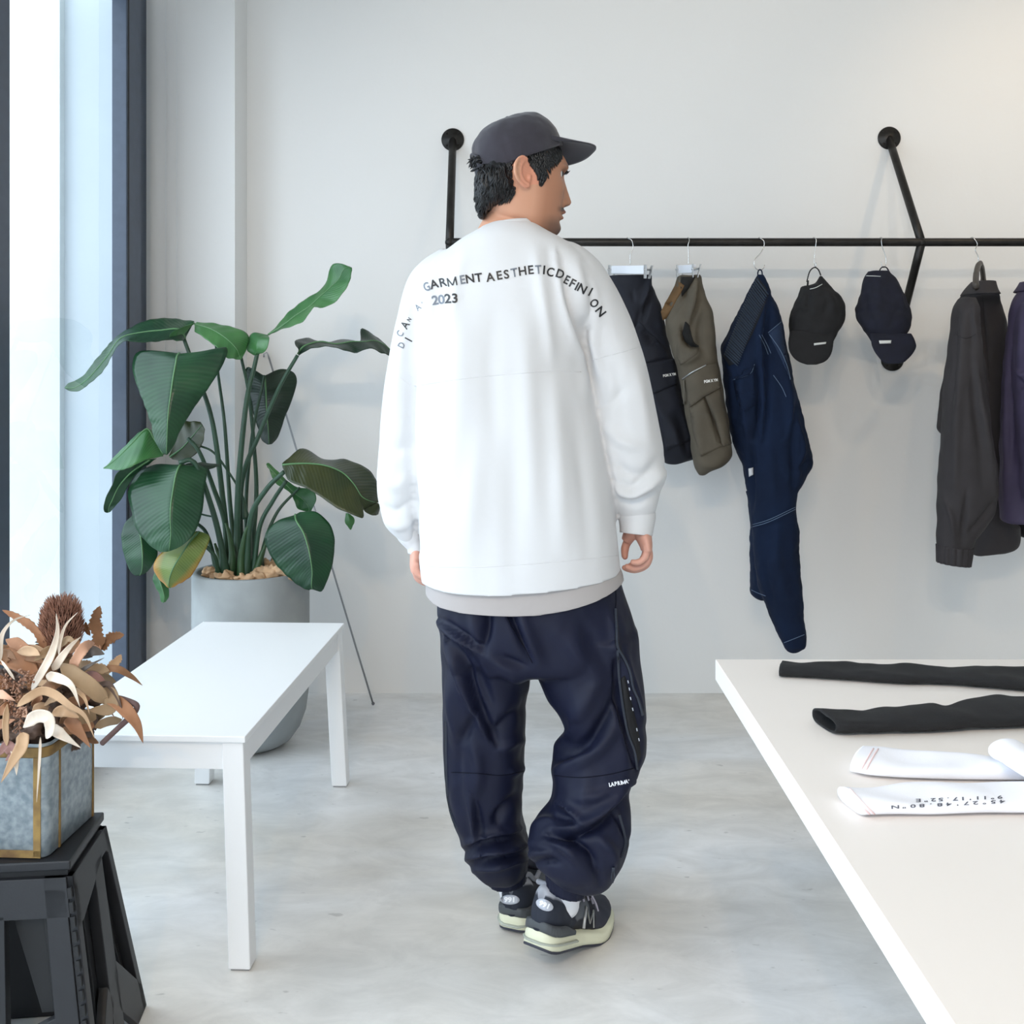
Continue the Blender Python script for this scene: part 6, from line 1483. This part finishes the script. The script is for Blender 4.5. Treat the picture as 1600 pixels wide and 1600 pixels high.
    V, Fc = tube(catmull([tuple(v) for v in c], 40), np.concatenate([[.004, .012, .018, .021], np.full(36, .023)]), 24, flat=.55, up=(0, 0, 1))
    V = wrinkle(np.array(V), Fc, .006, 24, 4); V[:, 2] = np.maximum(V[:, 2], TZ + .018); mk('rolled_sleeve', V, Fc, M_wh, t)
table_clothes()
# ================================================================== black folding stool, galvanised tin, dried flowers
SZ = 0.400
_n, _f = G(110, 1345, SZ), G(163, 1268, SZ)          # near and far right corners of the stool top
SY = (_f - _n); SYn = SY.normalized(); SXn = Vector((-SYn.y, SYn.x, 0))        # away along the side; to the left
def st(a, b, z):         # a metres to the left of the right side, b metres away from the near edge
    return Vector((_n.x, _n.y, 0)) + SXn*a + SYn*b + Vector((0, 0, z))
def stool():
    M = mat('black_plastic', (25, 26, 30), .5, var=.06, vscale=40, bump=.15, bscale=300, bdist=.0008, spec=.5)
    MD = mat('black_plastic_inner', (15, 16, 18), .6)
    D, W = SY.length, 0.29
    t = thing('folding_stool', 'black plastic folding step stool under the rusty tin', 'stool', tuple(st(W/2, D/2, 0)))
    def slab(a0, a1, b0, b1, z0, z1): return [st(a0, b0, z0), st(a1, b0, z0), st(a1, b1, z0), st(a0, b1, z0), st(a0, b0, z1), st(a1, b0, z1), st(a1, b1, z1), st(a0, b1, z1)]
    MB().hexa(slab(0, W, 0, D, SZ - .016, SZ)).obj('step_plate', M, t, bevel=.003)
    MB().hexa(slab(.006, W-.006, .006, D-.006, SZ - .026, SZ - .016)).obj('plate_skirt', MD, t)
    # outward-leaning side and end panels; foot positions
    sp, se, zt = .060, .055, SZ - .026
    def side(b, k, out=0.0, s=0):    # a point on the right (s=0) or left side panel: b 0..1 along, k 0 top .. 1 floor
        a = -.004 - sp*k - out; a = a if s == 0 else W - a
        bb = D*b + (2*b - 1)*se*k
        return st(a, bb, zt*(1 - k) + .001*k)
    def plate(poly, th, name, s, m=M, inner=0.0, par=None):
        mb = MB(); q0 = [side(b, k, inner, s) for b, k in poly]; q1 = [side(b, k, inner - th, s) for b, k in poly]
        n = len(poly); mb.add(q0 + q1, [tuple(range(n)), tuple(range(n, 2*n))[::-1]] + [(i, n+i, n+(i+1) % n, (i+1) % n) for i in range(n)])
        o = mb.obj(name, m, par or t, bevel=.0015); return o
    for s in (0, 1):
        plate([(0, 0), (1, 0), (1, .16), (.86, .10), (.72, .10), (.45, .16), (.14, .22), (0, .22)], .022, 'top_rail', s)
        plate([(0, .0), (.10, .0), (.085, 1), (0, 1)], .026, 'leg', s)
        plate([(.90, .0), (1.0, .0), (1.0, 1), (.93, 1)], .026, 'leg', s)
        plate([(.52, .08), (.74, .08), (.56, 1.0), (.38, 1.0)], .020, 'centre_post', s)
        plate([(.54, .62), (.62, .58), (1.0, .88), (.98, 1.0), (.80, 1.0), (.55, .80)], .016, 'brace', s)
        plate([(.40, .62), (.46, .72), (.20, 1.0), (.04, 1.0), (.06, .90)], .016, 'brace', s)
        plate([(.79, .12), (.89, .12), (.96, .92), (.91, .92)], .050, 'inner_web', s, MD, -.02)
        plate([(.38, .20), (.54, .12), (.42, .95), (.33, .95)], .050, 'inner_web', s, MD, -.02)
        plate([(.100, .04), (.118, .04), (.100, .98), (.085, .98)], .050, 'inner_web', s, MD, -.014)
    def end(a, k, out=0.0, s=0):     # a point on the near (s=0) or far end panel
        bb = -.004 - se*k - out
        aa = W*a + (2*a - 1)*sp*k
        return st(aa, bb if s == 0 else D - bb, zt*(1 - k) + .001*k)
    def eplate(poly, th, name, s, m=M, inner=0.0):
        mb = MB(); q0 = [end(a, k, inner, s) for a, k in poly]; q1 = [end(a, k, inner - th, s) for a, k in poly]; n = len(poly)
        mb.add(q0 + q1, [tuple(range(n))[::-1], tuple(range(n, 2*n))] + [(i, (i+1) % n, n+(i+1) % n, n+i) for i in range(n)])
        return mb.obj(name, m, t, bevel=.0015)
    for s in (0, 1):
        eplate([(.02, 0), (.98, 0), (.98, .17), (.02, .17)], .020, 'end_rail', s)
        eplate([(.03, 0), (.15, 0), (.13, 1), (.03, 1)], .024, 'leg', s)
        eplate([(.85, 0), (.97, 0), (.97, 1), (.87, 1)], .024, 'leg', s)
        eplate([(.36, .15), (.64, .15), (.66, 1), (.34, 1)], .022, 'centre_post', s)
        eplate([(.13, .58), (.40, .70), (.40, .82), (.13, .70)], .018, 'brace', s)
        eplate([(.87, .58), (.60, .70), (.60, .82), (.87, .70)], .018, 'brace', s)
        eplate([(.14, .17), (.36, .17), (.22, .60), (.14, .60)], .006, 'inner_web', s, MD, -.03)
    MB().tube([end(.86, .03, .004), end(.86, .03, .0005)], .004, 12).obj('pivot_pin', mat('steel_pin', (150, 150, 150), .4, metal=.8), t, True)
    # stepped hinge seam between end and side panel
    mb = MB()
    for i in range(15):
        k = .04 + .92*i/15
        a, b = end(.005, k, .002), end(.005, k + .045, .002); mb.bar(a, b, .006, .006, tuple(SXn))
    o = mb.obj('hinge_teeth', MD, t); o['kind'] = 'stuff'
stool()

TZB = SZ + .0008
_tn, _tf = G(73, 1342, TZB), G(151, 1270, TZB)
TYn = (_tf - _tn).normalized(); TXn = Vector((-TYn.y, TYn.x, 0)); TD = (_tf - _tn).length; TW = .27; THt = .192
def tp(a, b, z): return Vector((_tn.x, _tn.y, TZB)) + TXn*a + TYn*b + Vector((0, 0, z))
def tin():
    M = mat('galvanised_steel', (158, 166, 170), .42, metal=.35, rgb2=(120, 132, 138), vscale=75, bump=.15, bscale=60, bdist=.0008, detail=2)
    MR = mat('rusty_ochre_edge', (146, 118, 66), .85, rgb2=(100, 74, 44), vscale=30, bump=.4, bscale=120, bdist=.001)
    t = thing('galvanised_tin', 'square galvanised tin planter with rusty ochre edges on the black stool', 'planter', tuple(tp(TW/2, TD/2, 0)))
    def ring(z, g, r=.018, n=8):
        q = []
        for ca, cb, a0 in ((r, r, math.pi), (TW - r, r, 1.5*math.pi), (TW - r, TD - r, 0), (r, TD - r, .5*math.pi)):
            for k in range(n):
                an = a0 + math.pi/2*k/(n-1); q.append(tuple(tp(ca + (r + g)*math.cos(an), cb + (r + g)*math.sin(an), z)))
        return q
    R = [ring(0, -.002), ring(.002, 0), ring(THt*.5, .001), ring(THt - .004, .001), ring(THt, .0035), ring(THt + .002, .001), ring(THt - .002, -.003), ring(THt - .03, -.003)]
    V, Fc = loft(np.array(R)); mk('tin_body', V, Fc, M, t)
    V, Fc = loft(np.array([ring(THt - .020, .0028), ring(THt - .006, .0028), ring(THt - .004, .0016), ring(THt - .022, .0016)]), False); mk('rim_band', V, Fc + [tuple((3*32 + j, 3*32 + (j+1) % 32, (j+1) % 32, j)) for j in range(32)], MR, t)
    def strip(a0, a1, b, z0, z1, th=.0016):       # on the near face
        MB().hexa([tp(a0, b - th, z0), tp(a1, b - th, z0), tp(a1, b, z0), tp(a0, b, z0), tp(a0, b - th, z1), tp(a1, b - th, z1), tp(a1, b, z1), tp(a0, b, z1)]).obj('edge_strip', MR, t, bevel=.0005)
    strip(.010, .023, .000, .003, THt - .02); strip(.010, TW - .010, .000, .001, .014); strip(TW - .023, TW - .010, .0, .003, THt - .02)
    for b in (.040, .165):                         # upright seams on the right-hand face
        if b < TD: MB().hexa([tp(x, y, z) for z in (.001, THt - .02) for x, y in ((-.0022, b), (-.0022, b + .006), (.001, b + .006), (.001, b))]).obj('corner_seam', MR, t, bevel=.0008)
    V, Fc = loft(np.array([ring(THt - .035, -.004), ring(THt - .025, -.006)])); mk('dark_filling', V, Fc, mat('dried_moss', (58, 44, 34), .95, var=.3, vscale=60, bump=.6, bscale=90, bdist=.004), t)
tin()

def bouquet():
    BY = 1.87
    U = lambda u, v, d=0.0: P(u/6.957, 930 + v/6.957, BY + d)
    col = {'t': (188, 154, 120), 'p': (220, 204, 186), 'o': (152, 106, 74), 'b': (132, 94, 64), 'd': (82, 62, 50), 'k': (202, 156, 128), 'm': (146, 108, 100), 'g': (92, 84, 78), 'v': (142, 116, 86)}
    mats = {k: mat('dried_leaf_' + n, c, .75, var=.16, vscale=26, bump=.3, bscale=90, bdist=.0012, stretch=(1, 1, .3)) for (k, c), n in zip(col.items(), ('tan', 'pale', 'orange', 'brown', 'dark', 'pink', 'mauve', 'grey', 'olive'))}
    t = thing('dried_bouquet', 'bunch of dried brown and tan leaves with a bristly seed cone in the tin', 'dried flowers', tuple(tp(TW/2, TD/2, THt - .03)))
    r = random.Random(11)
    def strip(pts, wid, c, roll=0.0, serr=0.0, prof='t', curl=.25, par=None):
        N, K = 34, 7
        q = catmull([tuple(U(*p)) for p in pts], N); tg = np.gradient(q, axis=0); tg /= np.linalg.norm(tg, axis=1)[:, None]
        w = wid/6.957/F*BY/2; V = []
        for i in range(N):
            k = i/(N-1)
            pf = {'t': min(1, (k*1.7)**.85, ((1-k)*8)**.6), 'b': min(1, (k*8)**.6, ((1-k)*1.7)**.85), 'l': math.sin(math.pi*min(.99, max(.01, k)))**.8, 'x': min(1, (k*4)**.8, ((1-k)*6)**.7)}[prof]
            vw = np.array(q[i]) - np.array(EYE); vw /= np.linalg.norm(vw); s = np.cross(tg[i], vw); s /= np.linalg.norm(s) + 1e-9
            a = roll*(k - .3) + .25*math.sin(k*5 + wid); s2 = s*math.cos(a) + np.cross(tg[i], s)*math.sin(a); n2 = np.cross(tg[i], s2)
            sr = 1 + serr*((i % 3) - 1) + serr*1.2*math.sin(k*17)
            for j in range(K):
                x = -1 + 2*j/(K-1); V.append(q[i] + s2*x*w*pf*sr + n2*w*pf*curl*(x*x - .4))
        V = np.array(V); o = mk('dried_leaf', V, gridf(N, K), mats[c], t)
        sd = o.modifiers.new('s', 'SOLIDIFY'); sd.thickness = .0008; sd.offset = 0
        return o
    # a dense heart of small dark foliage, so the sprays start from somewhere
    for px, py, d, a in ((40, 1120, .02, .050), (95, 1112, .02, .050), (125, 1085, .05, .040), (70, 1060, .05, .055), (20, 1070, .05, .05), (110, 1140, .0, .042), (45, 1150, -.02, .045), (-20, 1120, .02, .06)):
        q = MB().ball(P(px, py, BY + d), (a*.9, a*.7, a*.6), 44, 30); V = wrinkle(np.array(q.V), q.F, .030, 30, px); V = wrinkle(V, q.F, .014, 90, px + 3); V = wrinkle(V, q.F, .010, 240, px + 5)
        mk('dry_foliage', V, q.F, mats['d'], t)
    strip([(330, 215, -.02), (170, 262, -.04), (70, 350, -.06), (15, 470, -.07), (5, 720, -.06)], 44, 'p')
    strip([(22, 160, .02), (150, 220, .02), (330, 330, .01), (450, 480, .0), (490, 640, .0)], 84, 'o', .3, .10, 'x')
    strip([(612, 200, -.03), (625, 400, -.05), (560, 640, -.07), (450, 850, -.08), (340, 1030, -.07)], 92, 'p', .8, 0, 't')
    strip([(845, 185, -.02), (720, 320, -.03), (660, 480, -.05), (638, 650, -.05)], 34, 'p', .5)
    strip([(882, 450, -.04), (770, 550, -.06), (660, 690, -.07), (575, 820, -.06)], 80, 'p', -.4)
    strip([(60, 480, .02), (200, 540, .0), (350, 680, -.02), (440, 810, -.02)], 130, 'o', .5, 0, 'x')
    strip([(-30, 600, .0), (110, 690, -.02), (250, 760, -.03), (410, 840, -.03)], 190, 'o', -.4, 0, 'x')
    strip([(1088, 116, .06), (1060, 190, .06), (1030, 300, .06), (1060, 420, .05), (1085, 600, .04)], 128, 'b', .3, .16, 'x')
    strip([(1350, 430, .06), (1230, 450, .06), (1150, 520, .05), (1080, 590, .05)], 110, 'b', .3, .16, 'x')
    strip([(930, 290, .06), (935, 360, .06), (980, 440, .06)], 60, 'b', .3, .12, 'l')
    strip([(1318, 645, .05), (1270, 720, .05), (1180, 800, .04), (1090, 870, .03)], 96, 't', .3, .14, 'x')
    strip([(1548, 982, -.02), (1430, 885, -.03), (1280, 805, -.04), (1110, 800, -.04)], 80, 'b', .6)
    strip([(1030, 520, -.02), (925, 560, -.05), (840, 680, -.06), (775, 820, -.05)], 110, 'k', .5, .05, 'x')
    strip([(1085, 540, .02), (1080, 600, .02), (1010, 560, .0)], 60, 'k', .3)
    strip([(650, 740, -.05), (810, 870, -.08), (990, 1000, -.09), (1190, 1190, -.08)], 160, 'v', .4, 0, 'x')
    strip([(1050, 1040, -.06), (1200, 1080, -.08), (1190, 1230, -.09), (960, 1250, -.09)], 150, 'v', .3, 0, 'l')
    strip([(1556, 1610, -.06), (1480, 1390, -.09), (1330, 1210, -.09), (1130, 1080, -.07)], 135, 'o', .3)
    strip([(500, 870, -.06), (640, 905, -.09), (780, 990, -.11), (870, 1220, -.11)], 96, 'p', .7, 0, 'b')
    strip([(820, 1010, -.07), (920, 1120, -.10), (975, 1300, -.11)], 46, 't', .5, 0, 'b')
    strip([(180, 1215, -.12), (300, 1120, -.12), (450, 1040, -.11), (600, 1080, -.11), (760, 1200, -.12), (920, 1310, -.12), (1030, 1560, -.12)], 88, 't', 1.2, 0, 'b')
    strip([(440, 1020, -.05), (560, 990, -.07), (690, 960, -.06)], 110, 'b', .3, .05, 'l')
    strip([(250, 1440, -.11), (390, 1320, -.13), (520, 1330, -.14), (545, 1440, -.14), (500, 1560, -.13)], 130, 'p', 1.0, 0, 'x')
    strip([(540, 1430, -.10), (690, 1530, -.13), (880, 1660, -.13)], 110, 'p', .5, 0, 'b')
    strip([(730, 1330, -.08), (870, 1490, -.11), (985, 1660, -.12)], 130, 'o', .3, 0, 'b')
    strip([(560, 1300, -.09), (700, 1260, -.11), (860, 1330, -.11)], 120, 't', .3, 0, 'l')
    strip([(250, 1490, -.12), (235, 1640, -.15), (140, 1800, -.16), (10, 2040, -.16)], 120, 't', .5, 0, 'b')
    strip([(150, 1650, -.13), (175, 1800, -.15), (180, 1960, -.15)], 70, 'p', .4, 0, 'b')
    strip([(440, 1540, -.12), (430, 1800, -.14), (398, 2250, -.14)], 26, 'p', .4, 0, 'b')
    strip([(80, 1180, -.11), (60, 1400, -.13), (75, 1640, -.13)], 60, 't', .4, 0, 'x')
    strip([(-20, 1300, -.10), (50, 1230, -.11), (110, 1180, -.10)], 90, 'o', .4, 0, 'x')
    strip([(-20, 1750, -.13), (70, 1640, -.13), (130, 1720, -.14), (60, 1800, -.14)], 110, 'm', .4, 0, 'l')
    strip([(890, 915, -.03), (1010, 885, -.05), (1140, 930, -.05)], 120, 'm', .3, 0, 'l')
    strip([(900, 690, -.01), (1000, 610, -.03), (1135, 640, -.03)], 120, 'g', .3, 0, 'l')
    strip([(830, 860, -.05), (980, 760, -.07), (1135, 680, -.06)], 46, 'g', .3, 0, 'b')
    strip([(1040, 1010, -.05), (1160, 960, -.07), (1250, 1060, -.08), (1310, 1200, -.09), (1335, 1350, -.09)], 60, 'd', .9, 0, 'b')
    strip([(1180, 1180, -.08), (1210, 1270, -.09), (1245, 1330, -.09)], 26, 'b', .4, 0, 'b')
    strip([(5, 700, -.06), (80, 800, -.08), (160, 920, -.09)], 26, 'p', .3, 0, 'x')
    strip([(120, 760, .0), (190, 640, .0), (260, 560, .0), (390, 560, .0)], 60, 'k', .5, 0, 'l')
    for _ in range(70):                              # lesser leaves filling the bunch
        u, v = r.uniform(-60, 1050), r.uniform(560, 1500); a = r.uniform(-.6, math.pi + .6); L = r.uniform(180, 420)
        d = r.uniform(-.03, .07)
        strip([(u, v, d), (u + L*.5*math.cos(a) + r.uniform(-40, 40), v - L*.35*math.sin(a), d - .02), (u + L*math.cos(a), v - L*.5*math.sin(a) + r.uniform(0, 120), d - .03)], r.uniform(60, 150), r.choice('obtvdbk'), r.uniform(-.8, .8), r.choice((0, 0, .1)), r.choice('xlb'))
    # the bristly cone
    M_cone = mat('cone_bristle', (176, 130, 108), .8, rgb2=(112, 74, 58), vscale=60); mc = mat('cone_core', (38, 24, 20), .9)
    c = U(668, 370, .03); cone = MB().ball(c, (.030, .030, .050), 24, 16).obj('seed_cone', mc, t, True); mb = MB()
    for k in range(1100):
        th = k*2.39996; s = 1 - 2*(k + .5)/1100; z = .050*s*1.0; rr = .030*math.sqrt(max(0, 1 - s*s))**.7
        p = c + Vector((rr*math.cos(th), rr*math.sin(th), z)); o = Vector((math.cos(th)*.6, math.sin(th)*.6, .9 if s < .8 else 1.2)).normalized()
        L = r.uniform(.010, .017); o = (o + Vector((r.uniform(-.3, .3), r.uniform(-.3, .3), 0))).normalized(); mb.tube([p - o*.003, p + o*L*.6, p + o*L + Vector((0, 0, .002))], [.0011, .0009, .0003], 4, False)
    b = mb.obj('bristles', M_cone, cone, True); b['kind'] = 'stuff'
    # sprigs of small berries
    M_tw = mat('twig', (112, 82, 66), .8); M_be = mat('berry', (150, 110, 86), .6, var=.2, vscale=80)
    for pts in ([(60, 880), (130, 960), (200, 1020), (250, 1090)], [(290, 830), (260, 900), (200, 980), (170, 1100)], [(330, 920), (300, 880), (270, 850)], [(120, 1150), (130, 1260), (110, 1320)], [(250, 1230), (220, 1350), (200, 1440)], [(20, 930), (90, 960), (160, 990)]):
        q = catmull([tuple(U(*p, -.10)) for p in pts], 14); tw = MB().tube(q, .0011, 6).obj('twig', M_tw, t, True); bm_ = MB()
        for p in q[::1]:
            for _ in range(2):
                o = Vector((r.uniform(-1, 1), r.uniform(-1, .3), r.uniform(-1, 1)))*.008; bm_.ball(Vector(p) + o, r.uniform(.0014, .0024), 8, 6); bm_.tube([p, Vector(p) + o], .0006, 4, False)
        b = bm_.obj('berries', M_be, tw, True); b['kind'] = 'stuff'
    MB().tube(catmull([tuple(U(*p)) for p in ((1040, 1080, -.05), (1180, 1100, -.06), (1330, 1130, -.07), (1470, 1185, -.08), (1485, 1230, -.08), (1440, 1300, -.08), (1290, 1440, -.07), (1110, 1610, -.06))], 60), [.0050]*44 + [.0048]*16, 10).obj('bent_stem', mat('brown_stem', (98, 76, 72), .8, var=.15, vscale=40), t, True)
bouquet()
